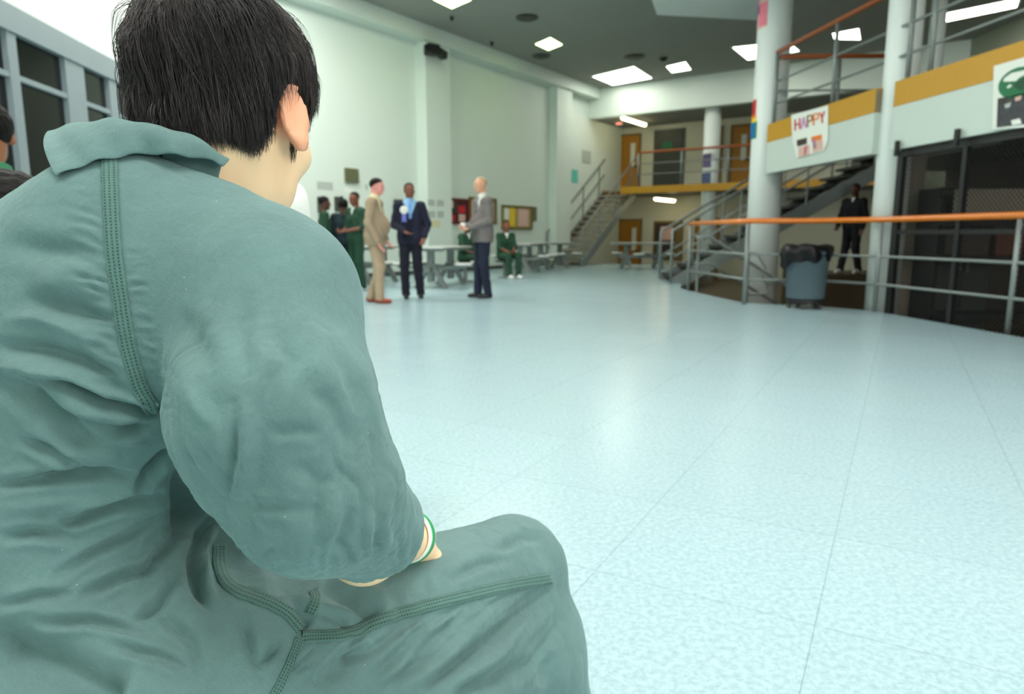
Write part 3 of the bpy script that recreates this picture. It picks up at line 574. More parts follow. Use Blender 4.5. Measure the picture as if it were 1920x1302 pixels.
def mesh_sdf(f, lo, hi, h, newton=2):
    lo, hi = np.asarray(lo, float), np.asarray(hi, float); B = 6
    nb = np.ceil((hi-lo)/(h*B)).astype(int)+1; n = nb*B
    gc = np.stack(np.meshgrid(*[np.arange(k) for k in nb], indexing='ij'), -1).reshape(-1, 3)
    fc = f((lo+(gc+.5)*h*B-.5*h).astype(np.float32))
    F = np.repeat(np.repeat(np.repeat(fc.reshape(nb), B, 0), B, 1), B, 2).astype(np.float32)
    keep = gc[np.abs(fc) < h*B*2.2]
    off = np.stack(np.meshgrid(*[np.arange(B)]*3, indexing='ij'), -1).reshape(-1, 3)
    for i in range(0, len(keep), 2000):
        ix = (keep[i:i+2000, None, :]*B+off[None]).reshape(-1, 3); F[ix[:, 0], ix[:, 1], ix[:, 2]] = f((lo+ix*h).astype(np.float32))
    s = F < 0; c = s[:-1, :-1, :-1].astype(np.int8)
    cs = [(0,0,0), (1,0,0), (0,1,0), (1,1,0), (0,0,1), (1,0,1), (0,1,1), (1,1,1)]
    tot = sum(s[a:n[0]-1+a, b:n[1]-1+b, d:n[2]-1+d].astype(np.int8) for a, b, d in cs)
    act = np.argwhere((tot > 0) & (tot < 8)); idm = np.full(n-1, -1, np.int32); idm[act[:, 0], act[:, 1], act[:, 2]] = np.arange(len(act))
    cv = np.stack([F[act[:, 0]+a, act[:, 1]+b, act[:, 2]+d] for a, b, d in cs], 1); cp = np.array(cs, float)
    acc = np.zeros((len(act), 3)); cnt = np.zeros(len(act))
    for i in range(8):
        for j in range(i+1, 8):
            if np.abs(cp[i]-cp[j]).sum() != 1: continue
            m = (cv[:, i] < 0) != (cv[:, j] < 0); t = cv[m, i]/(cv[m, i]-cv[m, j])
            acc[m] += cp[i]+t[:, None]*(cp[j]-cp[i]); cnt[m] += 1
    V = lo+h*(act+acc/cnt[:, None]); Q = []
    for ax in range(3):
        sl0 = [slice(None)]*3; sl1 = [slice(None)]*3; sl0[ax] = slice(0, -1); sl1[ax] = slice(1, None)
        e = s[tuple(sl0)] != s[tuple(sl1)]; g = np.argwhere(e); u, w = (ax+1) % 3, (ax+2) % 3
        g = g[(g[:, u] > 0) & (g[:, w] > 0) & (g[:, u] < n[u]-1) & (g[:, w] < n[w]-1)]
        def cid(du, dw): q = g.copy(); q[:, u] -= du; q[:, w] -= dw; return idm[q[:, 0], q[:, 1], q[:, 2]]
        q4 = np.stack([cid(1, 1), cid(0, 1), cid(0, 0), cid(1, 0)], 1); ins = s[g[:, 0], g[:, 1], g[:, 2]]
        q4[~ins] = q4[~ins][:, ::-1]; Q.append(q4)
    Q = np.concatenate(Q); Q = Q[(Q >= 0).all(1)]
    for _ in range(newton):
        p = V.astype(np.float32); e = h*.4; d = f(p); G = np.stack([f(p+A3(o)*e)-f(p-A3(o)*e) for o in np.eye(3)], 1)/(2*e)
        st = np.clip(d, -h*.6, h*.6)[:, None]*G/np.maximum((G*G).sum(1), .25)[:, None]; V = V-st
    return V, Q
def to_mesh(name, V, Q):
    me = bpy.data.meshes.new(name); nq = len(Q); k = Q.shape[1]
    me.vertices.add(len(V)); me.vertices.foreach_set('co', np.ascontiguousarray(V, np.float32).ravel())
    me.loops.add(nq*k); me.loops.foreach_set('vertex_index', np.ascontiguousarray(Q, np.int32).ravel())
    me.polygons.add(nq); me.polygons.foreach_set('loop_start', np.arange(0, nq*k, k, dtype=np.int32))
    me.update(calc_edges=True); return me
def sdf_obj(name, f, lo, hi, h, m, parent=None, local=True):
    V, Q = mesh_sdf(f, lo, hi, h); return finish(name, to_mesh(name, V, Q), m, parent, True, 0, local)

# ---------------------------------------------------------------- a head; x to its right, y forward, z up, origin between the ears
def head_sdf(neck=(0, -.045, -.20), nr=.056, ears=True, jaw=1.0):
    parts = [(ell((0, -.014, .03), (.076, .096, .082)), 0), (ell((0, .03, -.03), (.060, .062, .085)), .03), (ell((0, .034, -.075), (.050*jaw, .05, .042)), .025),
        (rc((0, .074, -.098), (0, .072, -.10), .016, .016), .02), (rc((0, .086, .008), (0, .104, -.03), .008, .0125), .012), (rc((-.012, .094, -.034), (.012, .094, -.034), .008, .008), .008),
        (rc((-.034, .082, .022), (.034, .082, .022), .010, .010), .014), (ell((.036, .066, -.028), (.022, .022, .018)), .02), (ell((-.036, .066, -.028), (.022, .022, .018)), .02),
        (rc((0, -.03, -.05), neck, .055, nr), .03)]
    f = union(parts)
    for s in (-1, 1): f = minus(f, ell((s*.032, .097, .004), (.017, .013, .010)), .012)
    more = [(rc((-.018, .088, -.062), (.018, .088, -.062), .0055, .0055), .004), (rc((-.015, .087, -.071), (.015, .087, -.071), .006, .006), .004)]
    g = union([(f, 0)]+more)
    if not ears: return g
    def ear(s):
        Re = np.array([[.86*s, -.5, .05], [.5*s, .83, .22], [-.05*s, -.2, .97]])
        for i in range(3): Re[i] /= np.linalg.norm(Re[i])
        c = (s*.079, -.012, -.006); e = ell(c, (.010, .019, .033), Re); e = minus(e, ell((s*.089, -.004, .0), (.009, .012, .021), Re), .006)
        return union([(e, 0), (ell((s*.074, -.008, -.034), (.008, .009, .010)), .008)])
    return union([(g, 0), (ear(1), .008), (ear(-1), .008)])

# ---------------------------------------------------------------- people in the background
SKIN = {'dark': (84, 50, 38), 'brown': (120, 70, 50), 'mid': (150, 96, 66), 'pale': (226, 164, 142), 'pink': (224, 150, 140), 'tan': (214, 160, 130)}
SK = {k: mat('skin '+k, v, .5, var=.05, sss=.05) for k, v in SKIN.items()}
EYEW = mat('eye', (60, 44, 38), .3); LIP = {}
M['green_jump'] = mat('dark green cotton', (28, 66, 46), .9, var=.14, scale=9, bump=.3, bscale=30)
M['hairblack'] = mat('black hair', (20, 17, 16), .6, spec=.15, var=.3, scale=60, bump=.6, bscale=120)
M['shoeblack'] = mat('black leather', (20, 20, 24), .35); M['shoewhite'] = mat('white canvas shoe', (226, 226, 222), .6)
M['shirtwhite'] = mat('white shirt', (232, 234, 228), .8)
def under_head(h, face, hy): return np.array([h[0]-hy*math.cos(face), h[1]-hy*math.sin(face), 0.0])
def lim(a, b, w): return tuple(np.array(a)*(1-w)+np.array(b)*w)
STAND = dict(pel=(0, 0, .95), chest=(0, .0, 1.27), neck=(0, -.01, 1.47), head=(0, .02, 1.63), shR=(.175, 0, 1.40), shL=(-.175, 0, 1.40), elR=(.225, -.03, 1.12), elL=(-.225, -.03, 1.12),
    wrR=(.225, .06, .88), wrL=(-.225, .06, .88), hiR=(.085, 0, .92), hiL=(-.085, 0, .92), knR=(.10, .03, .50), knL=(-.10, .03, .50), anR=(.105, -.03, .08), anL=(-.105, -.03, .08))
SIT = dict(STAND, pel=(0, 0, .52), chest=(0, .03, .84), neck=(0, .05, 1.04), head=(0, .09, 1.20), shR=(.17, .05, .97), shL=(-.17, .05, .97), elR=(.2, .12, .70), elL=(-.2, .12, .70), wrR=(.06, .33, .62), wrL=(-.06, .33, .62),
    hiR=(.09, .02, .52), hiL=(-.09, .02, .52), knR=(.13, .44, .52), knL=(-.13, .44, .52), anR=(.11, .46, .09), anL=(-.11, .46, .09))
def person(label, base, face, J, skin, clothes, scale=1.0, hair=None, hairm=None, nod=0.0, turn=0.0, girth=1.0, shoes='shoeblack', group=None, part_h=.0095, sleeve=1.0, collar=None, cw=1.0, shirt=None, tie=None, curl=.0, extra=None):
    """clothes: ('suit', jacket material, trouser material) or ('jump', material). face: which way the body faces, as an angle from the x axis."""
    t = thing('person', label, 'person', base, face-math.pi/2, group); J = {k: np.array(v, float)*scale for k, v in J.items()}; sk = SK[skin]; s_ = scale
    cn, sn = math.cos(nod), math.sin(nod); ct, st = math.cos(turn), math.sin(turn)
    Rh = np.array([[1, 0, 0], [0, cn, -sn], [0, sn, cn]])@np.array([[ct, st, 0], [-st, ct, 0], [0, 0, 1]])
    nk = Rh@(J['neck']-J['head']-np.array([0, 0, .04]))
    hd = framed(head_sdf(tuple(nk)), Rh, J['head'])
    sh = 'RL'
    arms = []; legs = []; hands = []
    for c in sh:
        sx = 1 if c == 'R' else -1
        S_, E_, W_, H_, K_, N_ = (J[x+c] for x in ('sh', 'el', 'wr', 'hi', 'kn', 'an'))
        arms += [(rc(S_, E_, .045, .038), .02), (rc(E_, W_, .037, .026), .02)]
        legs += [(rc(H_, K_, .07, .05), .03), (rc(K_, N_, .048, .035), .02)]
        fd = unit(W_-E_); ax = np.cross(fd, [0, 0, 1.0]); ax = unit(ax) if np.linalg.norm(ax) > .2 else np.array([0, -1.0, 0])
        pal = W_+fd*.055; nrm = unit(np.cross(fd, ax)); R_ = np.array([fd, ax, nrm])
        hands += [(ell(pal, (.052, .042, .017), R_), .02)]
        for k in range(4):
            o = ax*(k-1.5)*.021; L = (.075, .085, .08, .06)[k]; b0 = pal+fd*.038+o; b1 = b0+fd*L*.5-nrm*(.012+curl*.03); b2 = b1+fd*L*(.45-curl*.5)-nrm*(.02+curl*.05)
            hands += [(rc(b0, b1, .0095, .009), .006), (rc(b1, b2, .009, .0075), .004)]
        b0 = W_+fd*.03+ax*sx*.035*(-1 if fd[2] < -.5 else 1); hands += [(rc(W_+fd*.02, b0+fd*.02, .014, .012), .01), (rc(b0+fd*.02, b0+fd*.06-nrm*.01, .011, .008), .006)]
    Pv, Ch, Nk = J['pel'], J['chest'], J['neck']; ox = np.array([.075, 0, 0])*girth
    body = union([(hd, 0), (rc(Ch, Nk, .08, .05), .03), (rc(Pv-ox, Ch-ox, .09, .09), .04), (rc(Pv+ox, Ch+ox, .09, .09), .04), (rc(J['shR'], J['shL'], .05, .05), .04)]+arms+legs+hands+[(rc(J['an'+c]-np.array([0, .03, .02]), J['an'+c]+np.array([0, .12, -.045]), .035, .025), .02) for c in sh])
    allp = np.array(list(J.values())); lo, hi = allp.min(0)-.2, allp.max(0)+.2; lo[2] = max(lo[2], -.02) if J['anR'][2] < .2 else lo[2]
    sdf_obj('body', body, lo, hi, .0085, sk, t)
    for s in (-1, 1): 
        e = J['head']+Rh.T@np.array([s*.032, .079, .004]); mb = MB(); mb.lathe([(.002, -.0115), (.009, -.008), (.0118, 0), (.009, .008), (.002, .0115)], e, 12); obj('eye', mb, EYEW, t, True, local=True)
    # clothes
    g = girth; oc = np.array([.085, 0, 0])*(.5+.5*g); fwd = np.array([0, 1.0, 0])
    sl = []
    for c in sh:
        e1 = lim(J['el'+c], J['wr'+c], .96 if sleeve >= 1 else sleeve)
        sl += [(rc(J['sh'+c], J['el'+c], .072, .060), .03)]+([(rc(J['el'+c], e1, .058, .047), .03)] if sleeve > 0 else [])
    tor = [(rc(Ch-oc, Pv-oc*g, .108, .108*g), 0), (rc(Ch+oc, Pv+oc*g, .108, .108*g), .06), (rc(J['shR'], J['shL'], .068, .068), .05), (rc(Ch, lim(Ch, Nk, .8), .09, .062), .05)]
    if g > 1.05: tor += [(ell(lim(Pv, Ch, .4)+fwd*.06*g, (.15, .12*g, .17)), .08)]
    lg = []
    for c in sh: lg += [(rc(J['hi'+c], J['kn'+c], .098*(.6+.4*g), .076), .03), (rc(J['kn'+c], J['an'+c]+np.array([0, 0, .0]), .074, .066), .03)]
    pelv = [(rc(J['hiR'], J['hiL'], .115, .115), .03)]
    nz = lambda p: .0045*np.sin(p[:, 2]*38+6*np.sin(p[:, 0]*17))*np.sin(p[:, 0]*29+p[:, 1]*23)
    def wrin(f): return lambda p: f(p)+nz(p)
    if clothes[0] == 'jump':
        f = wrin(union(tor+sl+[(q[0], q[1]) for q in pelv+lg])); sdf_obj('jumpsuit', f, lo, hi, part_h, clothes[1], t); top = f
    else:
        hem = Pv[2]-.13*s_; low = [(rc(Pv-oc*.9, Pv-oc*.9-np.array([0, 0, .14]), .112*g, .118*g), .05), (rc(Pv+oc*.9, Pv+oc*.9-np.array([0, 0, .14]), .112*g, .118*g), .05)]
        top = wrin(union([(cut(union(tor+low), half((0, 0, -1), -hem)), 0)]+sl)); sdf_obj('jacket', top, lo, hi, part_h, clothes[1], t)
        f = wrin(union(pelv+lg)); sdf_obj('trousers', f, lo, hi, part_h, clothes[2], t)
    nz0 = Nk[2]
    def wedge(w, depth): return lambda p: np.maximum.reduce([np.abs(p[:, 0]-Nk[0])-w*(p[:, 2]-(nz0-depth)), p[:, 2]-(nz0+.03), -(p[:, 1]-Nk[1]+.02), (nz0-depth)-p[:, 2]])
    if shirt: sdf_obj('shirt', cut(grow(top, .005), wedge(shirt[1], shirt[2]), .002), lo, hi, .007, shirt[0], t)
    if tie: sdf_obj('tie', cut(grow(top, .011), lambda p: np.maximum.reduce([np.abs(p[:, 0]-Nk[0])-.024, p[:, 2]-(nz0-.0), -(p[:, 1]-Nk[1]), (nz0-.27)-p[:, 2]]), .002), lo, hi, .007, tie, t)
    if collar:
        ck = rc(Nk-np.array([0, 0, .05]), Nk+unit(J['head']-Nk)*.1, .074*cw, .064*cw)
        sdf_obj('collar', cut(ck, lambda p: np.abs(p[:, 2]-(nz0+.035)+.25*(p[:, 1]-Nk[1]))-.028*cw, .004), Nk-.2, Nk+.2, .006, collar, t)
    for c in sh:
        a = J['an'+c]; so = union([(rc(a+np.array([0, -.035, -.035]), a+np.array([0, .05, -.04]), .045, .042), 0), (rc(a+np.array([0, .05, -.045]), a+np.array([0, .145, -.05]), .042, .034), .02), (rc(a, a+np.array([0, 0, -.03]), .042, .046), .02)])
        sdf_obj('shoe', cut(so, half((0, 0, -1), -(a[2]-.08))), a-.2, a+.25, .008, M[shoes], t)
    if hair is not None:
        n, cc, th = hair; cap = cut(grow(union([(ell((0, -.014, .03), (.076, .096, .082)), 0), (ell((0, .02, -.02), (.062, .062, .085)), .03)]), th), half(n, -cc), .008)
        hz_ = lambda p: cap(p)+.0022*np.sin(p[:, 0]*160)*np.sin(p[:, 1]*150+p[:, 2]*130)
        sdf_obj('hair', framed(hz_, Rh, J['head']), J['head']-.16, J['head']+.17, .006, hairm or M['hairblack'], t)
    return t, J
HA = ((0, .55, -.83), -.018, .008)       # a normal hairline: keeps z > .018+.66*y
def hairline(front, slope=.66, th=.008): n = unit((0, slope, -1)); return (tuple(n), front/math.sqrt(1+slope*slope)*-1*-1 if False else -(-front/math.sqrt(1+slope*slope)), th)
def HL(z0, slope, th=.008): q = math.sqrt(1+slope*slope); return ((0, slope/q, -1/q), z0/q, th)
ang = lambda d: math.radians(d)
suit = lambda n, c: mat(n, c, .9, var=.1, scale=14, bump=.15, bscale=200)
# tan-suited man, in profile facing right
b = atz(708, 568, 0)
Jt = dict(STAND, head=(0, .045, 1.63), elR=(.24, -.03, 1.12), wrR=(.235, .09, .87), wrL=(-.2, .1, .9), anR=(.10, .06, .08), anL=(-.10, -.12, .08), knR=(.10, .06, .5))
person('man in tan suit in profile with brown shoes', b, ang(-4), Jt, 'pink', ('suit', suit('tan suiting', (160, 140, 116)), suit('tan trousers', (172, 150, 124))), 1.035, HL(.03, -.2+.9), M['hairblack'], 0.12, 0, 1.22,
       collar=mat('cream shirt', (226, 216, 176), .8), shirt=(mat('cream shirt front', (226, 216, 176), .8), .3, .22), shoes='shoebrown' if 'shoebrown' in M else 'shoeblack')
for o in bpy.data.objects:
    if o.name.startswith('shoe') and o.parent and o.parent.get('label', '').startswith('man in tan'): o.data.materials[0] = mat('brown leather', (150, 62, 30), .35)
b = atz(772, 559, 0)
Jn = dict(STAND, wrL=(-.20, .13, .93), elL=(-.27, .0, 1.13), wrR=(.10, .20, 1.02), elR=(.24, .0, 1.12), anL=(-.14, .0, .08), anR=(.09, .06, .08), head=(0, .03, 1.63))
tn, Jn2 = person('man in navy suit with light blue shirt and white rosette', b, ang(-78), Jn, 'brown', ('suit', suit('navy suiting', (24, 26, 48)), suit('navy trousers', (20, 21, 38))), 1.03, HL(.045, .75, .005), None, .05, .25, 1.04,
       collar=mat('light blue shirt', (150, 192, 226), .8), shirt=(mat('light blue shirt front', (140, 184, 222), .8), .42, .26), tie=mat('blue tie', (110, 160, 214), .6))
ro = np.array([.095, .142, 1.335])*1.03
obj('rosette', MB().tube([ro+np.array([0, -.03, 0]), ro+np.array([0, .012, 0]), ro+np.array([0, .02, 0])], [.058, .062, .03], 18), M['shirtwhite'], tn, local=True)
obj('ribbon', MB().slab([ro+np.array([-.03, .0, -.04]), ro+np.array([.03, .0, -.04]), ro+np.array([.035, .005, -.19]), ro+np.array([0, .005, -.17]), ro+np.array([-.03, .005, -.19])], (0, .006, 0)), mat('violet blue ribbon', (110, 120, 206), .6), tn, local=True)
b = atz(906, 559, 0)
Jg = dict(STAND, shR=(.19, 0, 1.40), shL=(-.19, 0, 1.40), elR=(.25, .0, 1.12), wrR=(.07, .24, 1.03), elL=(-.25, .0, 1.12), wrL=(-.06, .23, 1.02), head=(0, .035, 1.64), anR=(.11, .04, .08), anL=(-.11, -.03, .08))
tg, Jg2 = person('grey-haired man in grey jacket and navy trousers, hands clasped', b, ang(205), Jg, 'tan', ('suit', suit('grey tweed', (112, 106, 104)), suit('navy trousers', (22, 30, 52))), 1.075, HL(.07, .9, .005), mat('grey blond hair', (178, 150, 112), .7, var=.2, scale=80), .1, .1, 1.14,
       collar=M['shirtwhite'], shirt=(M['shirtwhite'], .3, .28), tie=mat('dark tie', (70, 70, 78), .6), curl=.6)
cpos = np.array(b)+np.array([-.30, -.12, 1.08]); ft = tag(obj('foam_cup', MB().lathe([(.028, 0), (.04, .10), (.036, .10), (.026, .01)], cpos, 20), M['shirtwhite'], smooth=True), 'white foam cup held by the grey-jacketed man', 'cup')
# green inmates standing by the wall
Ji = dict(STAND, elR=(.24, .02, 1.12), wrR=(.12, .22, 1.05), elL=(-.24, .02, 1.12), wrL=(-.05, .24, 1.06))
green = ('jump', M['green_jump'])
b = atY(609, 440, 12.6); person('inmate in green jumpsuit at left of the standing group, in profile', (b[0], b[1], 0), ang(20), STAND, 'dark', green, .955, HL(.02, .66), None, .05, 0, 1.0, 'shoewhite', shirt=(M['shirtwhite'], .3, .12), sleeve=.05)
b = atY(645, 440, 12.9); person('dark-haired inmate in dark clothes seen from behind in the standing group', (b[0], b[1], 0), ang(100), STAND, 'dark', ('jump', mat('dark teal cotton', (18, 42, 50), .9, var=.12)), .935, HL(-.055, .5, .016), None, .1, .2, .95, 'shoewhite', sleeve=.9)
b = atY(668, 440, 12.55); person('inmate in green jumpsuit beside the tan-suited man, arms forward', (b[0], b[1], 0), ang(228), Ji, 'brown', green, 1.0, HL(.04, .7, .006), None, .1, .2, 1.02, 'shoewhite', shirt=(M['shirtwhite'], .3, .13), sleeve=.1, curl=.5)
# seated inmates
Js = dict(SIT); b = atY(872, 440, 14.9); person('seated inmate in green behind the grey-jacketed man', (b[0], b[1], 0), ang(-40), Js, 'dark', green, .98, HL(.03, .66), None, .25, 0, 1.0, 'shoewhite', shirt=(M['shirtwhite'], .3, .13), sleeve=.2)
b = atY(946, 440, 16.3); person('seated inmate in green below the olive bulletin board', (b[0], b[1], 0), ang(-62), dict(SIT, wrR=(.05, .30, .60), wrL=(-.06, .32, .6)), 'brown', green, 1.0, HL(.045, .7, .006), None, .05, .0, 1.02, 'shoewhite', shirt=(M['shirtwhite'], .34, .14), sleeve=.1, curl=.6)
for (x, y, Y, a, lb) in ((872, 520, 14.9, -40, 'low grey stool under the inmate behind the grey jacket'), (946, 520, 16.3, -62, 'low grey stool under the inmate below the olive board')):
    b = atY(x, 440, Y); t = thing('stool', lb, 'stool', (b[0], b[1], 0)); obj('seat', MB().lathe([(.2, .36), (.22, .37), (.22, .40), (.2, .41)], (b[0], b[1], 0), 24), M['dsteel'], t); obj('stem', MB().lathe([(.16, 0), (.16, .02), (.04, .04), (.04, .36)], (b[0], b[1], 0), 16), M['steel'], t)
# dark-clothed person beyond the railing
b = atY(1598, 440, 13.9); struct('trim_9', MB().box((b[0]+.3, b[1]+.3, (ZL+.24)/2), (2.4, 1.6, .24-ZL)), M['brown'])
person('person in black with white collar standing beyond the orange railing', (b[0], b[1], .24), ang(215), dict(STAND, wrR=(.2, .2, .93), elR=(.26, .0, 1.12), anR=(.12, .14, .08), anL=(-.12, -.1, .08)), 'dark', ('jump', mat('black cotton', (14, 15, 20), .9)), 1.0, HL(.03, .66), None, .05, 0, 1.05, 'shoewhite', shirt=(M['shirtwhite'], .3, .1), sleeve=1.0)
# people on the left, beside and beyond the seated boy
sitg = dict(SIT, neck=(0, .07, 1.04), head=(0, .12, 1.20))
def seatbox(b, face, k, lb):
    t = thing('bench', lb, 'bench', (b[0], b[1], 0), face-math.pi/2); z = .392*k; obj('seat', MB().box((0, -.02, z-.02), (.62, .36, .04)), M['dsteel'], t, bevel=.01, local=True)
    for s in (-1, 1): obj('leg', MB().box((s*.24, -.02, (z-.04)/2), (.06, .3, z-.04)), M['steel'], t, local=True)
hp = P(-24, 250, 2.7); k = hp[2]/1.2; person('person in green with brown neck at the far left edge, seen from behind', under_head(hp, ang(95), .12*k), ang(95), sitg, 'mid', ('jump', mat('bright green cotton', (44, 108, 76), .9, var=.1)), k, HL(-.03, .4, .012), None, .1, .5, 1.0, 'shoewhite', cw=1.3, collar=mat('green collar', (56, 124, 88), .9), sleeve=.2)
hp = P(6, 446, 1.30); k = hp[2]/1.2; person('dark-haired person low at the left edge, just above the boy\'s left shoulder', under_head(hp, ang(165), .12*k), ang(165), sitg, 'pink', ('jump', M['green_jump']), k, HL(.055, .62, .011), None, .15, .0, .95, 'shoewhite', sleeve=.2)
hp = P(396, 200, 1.8); k = hp[2]/1.2; person("person in white shirt mostly hidden behind the boy's right shoulder", under_head(hp, ang(88), .12*k), ang(88), sitg, 'mid', ('jump', M['shirtwhite']), k, HL(-.0, .5, .01), None, .2, .2, 1.1, 'shoewhite', sleeve=.3)
for px_, py_, d_, a_, lb in ((-24, 250, 2.7, 95, 'grey bench under the person in green at the far left edge'), (6, 446, 1.30, 165, 'grey bench under the dark-haired person low at the left edge'), (396, 200, 1.8, 88, 'grey bench under the person in the white shirt')):
    hp = P(px_, py_, d_); k = hp[2]/1.2; seatbox(under_head(hp, ang(a_), .12*k), ang(a_), k, lb)
# ================================================================ the boy in the foreground
def _redden(m):
    nt = m.node_tree; N, L = nt.nodes, nt.links; b = N['Principled BSDF']; at = N.new('ShaderNodeAttribute'); at.attribute_name = 'flush'; mx = N.new('ShaderNodeMixRGB'); L.new(at.outputs['Fac'], mx.inputs[0]); L.new(b.inputs['Base Color'].links[0].from_socket, mx.inputs[1]); mx.inputs[2].default_value = lin((232, 128, 104))+(1,); L.new(mx.outputs[0], b.inputs['Base Color'])
M['skinboy'] = mat('fair skin', (255, 214, 172), .5, var=.05, scale=30, bump=.08, bscale=400, sss=.12)
def cloth_mat(name, col):
    m = bpy.data.materials.new(name); m.use_nodes = True; nt = m.node_tree; N, L = nt.nodes, nt.links; b = N['Principled BSDF']
    tc = N.new('ShaderNodeTexCoord')
    def noise(sc, det=4, rough=.6):
        n = N.new('ShaderNodeTexNoise'); n.inputs['Scale'].default_value = sc; n.inputs['Detail'].default_value = det; n.inputs['Roughness'].default_value = rough; L.new(tc.outputs['Object'], n.inputs['Vector']); return n
    c = lin(col); n1 = noise(9, 5, .65); r = N.new('ShaderNodeValToRGB'); e = r.color_ramp.elements
    e[0].position = .3; e[0].color = tuple(x*.84 for x in c)+(1,); e[1].position = .7; e[1].color = tuple(x*1.12 for x in c)+(1,); L.new(n1.outputs[0], r.inputs[0])
    n2 = noise(900, 2, .5); mx = N.new('ShaderNodeMixRGB'); mx.blend_type = 'MULTIPLY'; mx.inputs[0].default_value = .4; L.new(r.outputs[0], mx.inputs[1])
    rm = N.new('ShaderNodeMapRange'); rm.inputs['To Min'].default_value = .55; rm.inputs['To Max'].default_value = 1.45; L.new(n2.outputs[0], rm.inputs[0]); L.new(rm.outputs[0], mx.inputs[2])
    vo = N.new('ShaderNodeTexVoronoi'); vo.inputs['Scale'].default_value = 75; L.new(tc.outputs['Object'], vo.inputs['Vector'])
    lt = N.new('ShaderNodeMath'); lt.operation = 'LESS_THAN'; lt.inputs[1].default_value = .035; L.new(vo.outputs['Distance'], lt.inputs[0])
    n4 = noise(14, 2); gt = N.new('ShaderNodeMath'); gt.operation = 'GREATER_THAN'; gt.inputs[1].default_value = .56; L.new(n4.outputs[0], gt.inputs[0])
    mu = N.new('ShaderNodeMath'); mu.operation = 'MULTIPLY'; L.new(lt.outputs[0], mu.inputs[0]); L.new(gt.outputs[0], mu.inputs[1])
    m2 = N.new('ShaderNodeMixRGB'); L.new(mu.outputs[0], m2.inputs[0]); L.new(mx.outputs[0], m2.inputs[1]); m2.inputs[2].default_value = (.5, .62, .6, 1)
    L.new(m2.outputs[0], b.inputs['Base Color'])
    wv = N.new('ShaderNodeTexWave'); wv.wave_type = 'BANDS'; wv.bands_direction = 'DIAGONAL'; wv.inputs['Scale'].default_value = 330; wv.inputs['Distortion'].default_value = .6; L.new(tc.outputs['Object'], wv.inputs['Vector'])
    n3 = noise(55, 5, .6); ad = N.new('ShaderNodeMath'); ad.operation = 'MULTIPLY_ADD'; ad.inputs[1].default_value = .09; L.new(wv.outputs[0], ad.inputs[0]); L.new(n3.outputs[0], ad.inputs[2])
    bp = N.new('ShaderNodeBump'); bp.inputs['Strength'].default_value = .55; bp.inputs['Distance'].default_value = .004; L.new(ad.outputs[0], bp.inputs['Height']); L.new(bp.outputs[0], b.inputs['Normal'])
    b.inputs['Roughness'].default_value = .85; b.inputs['Specular IOR Level'].default_value = .25; b.inputs['Sheen Weight'].default_value = .25; b.inputs['Sheen Roughness'].default_value = .5
    b.inputs['Sheen Tint'].default_value = (.7, .95, .9, 1)
    return m
JCOL = (98, 127, 127)
M['cloth'] = cloth_mat('faded green twill', JCOL)
def seam_mat():
    m = cloth_mat('faded green seam', (84, 119, 112)); nt = m.node_tree; N, L = nt.nodes, nt.links; b = N['Principled BSDF']
    uv = N.new('ShaderNodeUVMap'); sp = N.new('ShaderNodeSeparateXYZ'); L.new(uv.outputs[0], sp.inputs[0])
    def math_(op, a, bv=None):
        n = N.new('ShaderNodeMath'); n.operation = op
        for i, v in enumerate((a, bv)):
            if v is None: continue
            if isinstance(v, (int, float)): n.inputs[i].default_value = v
            else: L.new(v, n.inputs[i])
        return n.outputs[0]
    rows = None
    for v0 in (.2, .5, .8):
        q = math_('LESS_THAN', math_('ABSOLUTE', math_('SUBTRACT', sp.outputs[1], v0)), .06); rows = q if rows is None else math_('MAXIMUM', rows, q)
    dash = math_('GREATER_THAN', math_('FRACT', math_('MULTIPLY', sp.outputs[0], 330)), .38)
    st = math_('MULTIPLY', rows, dash); src = b.inputs['Base Color'].links[0].from_socket
    mx = N.new('ShaderNodeMixRGB'); L.new(st, mx.inputs[0]); L.new(src, mx.inputs[1]); mx.inputs[2].default_value = tuple(x*.33 for x in lin(JCOL))+(1,); L.new(mx.outputs[0], b.inputs['Base Color'])
    return m
M['seam'] = seam_mat()
boy = thing('person', 'boy in faded green jumpsuit seated in the foreground, seen from behind', 'person', (-.30, .70, 0))
# --- skeleton (places in the room)
Lsh, Rsh = P(-60, 690, .765), P(516, 572, .64)
Nb = P(285, 400, .69); elb = P(596, 918, .60); cuff = P(694, 988, .69)
hipR = P(455, 1300, .69); kneeR = P(962, 1070, 1.0); ankR = np.array([kneeR[0]+.085, kneeR[1]+.01, .12])
hipL = hipR+np.array([-.24, .10, 0]); kneeL = np.array([hipL[0]+.02, hipL[1]+.44, .53]); ankL = np.array([kneeL[0], kneeL[1]+.02, .12])
def px(v, d): return v*d/FPX
RX = unit([.97, -.22, 0]); RY = unit([.22, .97, 0]); RZm = np.array([RX, RY, [0, 0, 1.0]])
lean = unit([.08, .18, 1]); RT = np.array([RX, unit(np.cross(lean, RX)), lean])
torso = [(ell(P(185, 640, .715), (.185, .125, .155), RT), 0), (ell(P(85, 1010, .72), (.140, .12, .22), RT), .06), (ell(P(240, 1300, .71), (.200, .150, .135), RZm), .06),
    (rc(Lsh, P(240, 475, .70), .080, .085), .05), (rc(P(240, 460, .70), Rsh, .078, .066), .05), (rc(Nb, P(490, 505, .665), .060, .060), .04), (rc(P(120, 570, .72), P(-60, 700, .75), .07, .06), .05), (ell(P(350, 985, .815), (.105, .075, .17), RT), .03)]
armR = [(rc(Rsh, P(522, 765, .595), .064, .079), 0), (rc(P(524, 765, .595), elb, .080, .070), .03), (rc(elb, cuff, .070, .053), .02), (rc(P(432, 775, .60), P(478, 890, .60), .044, .042), .03), (rc(P(450, 880, .60), P(446, 930, .60), .018, .012), .02)]
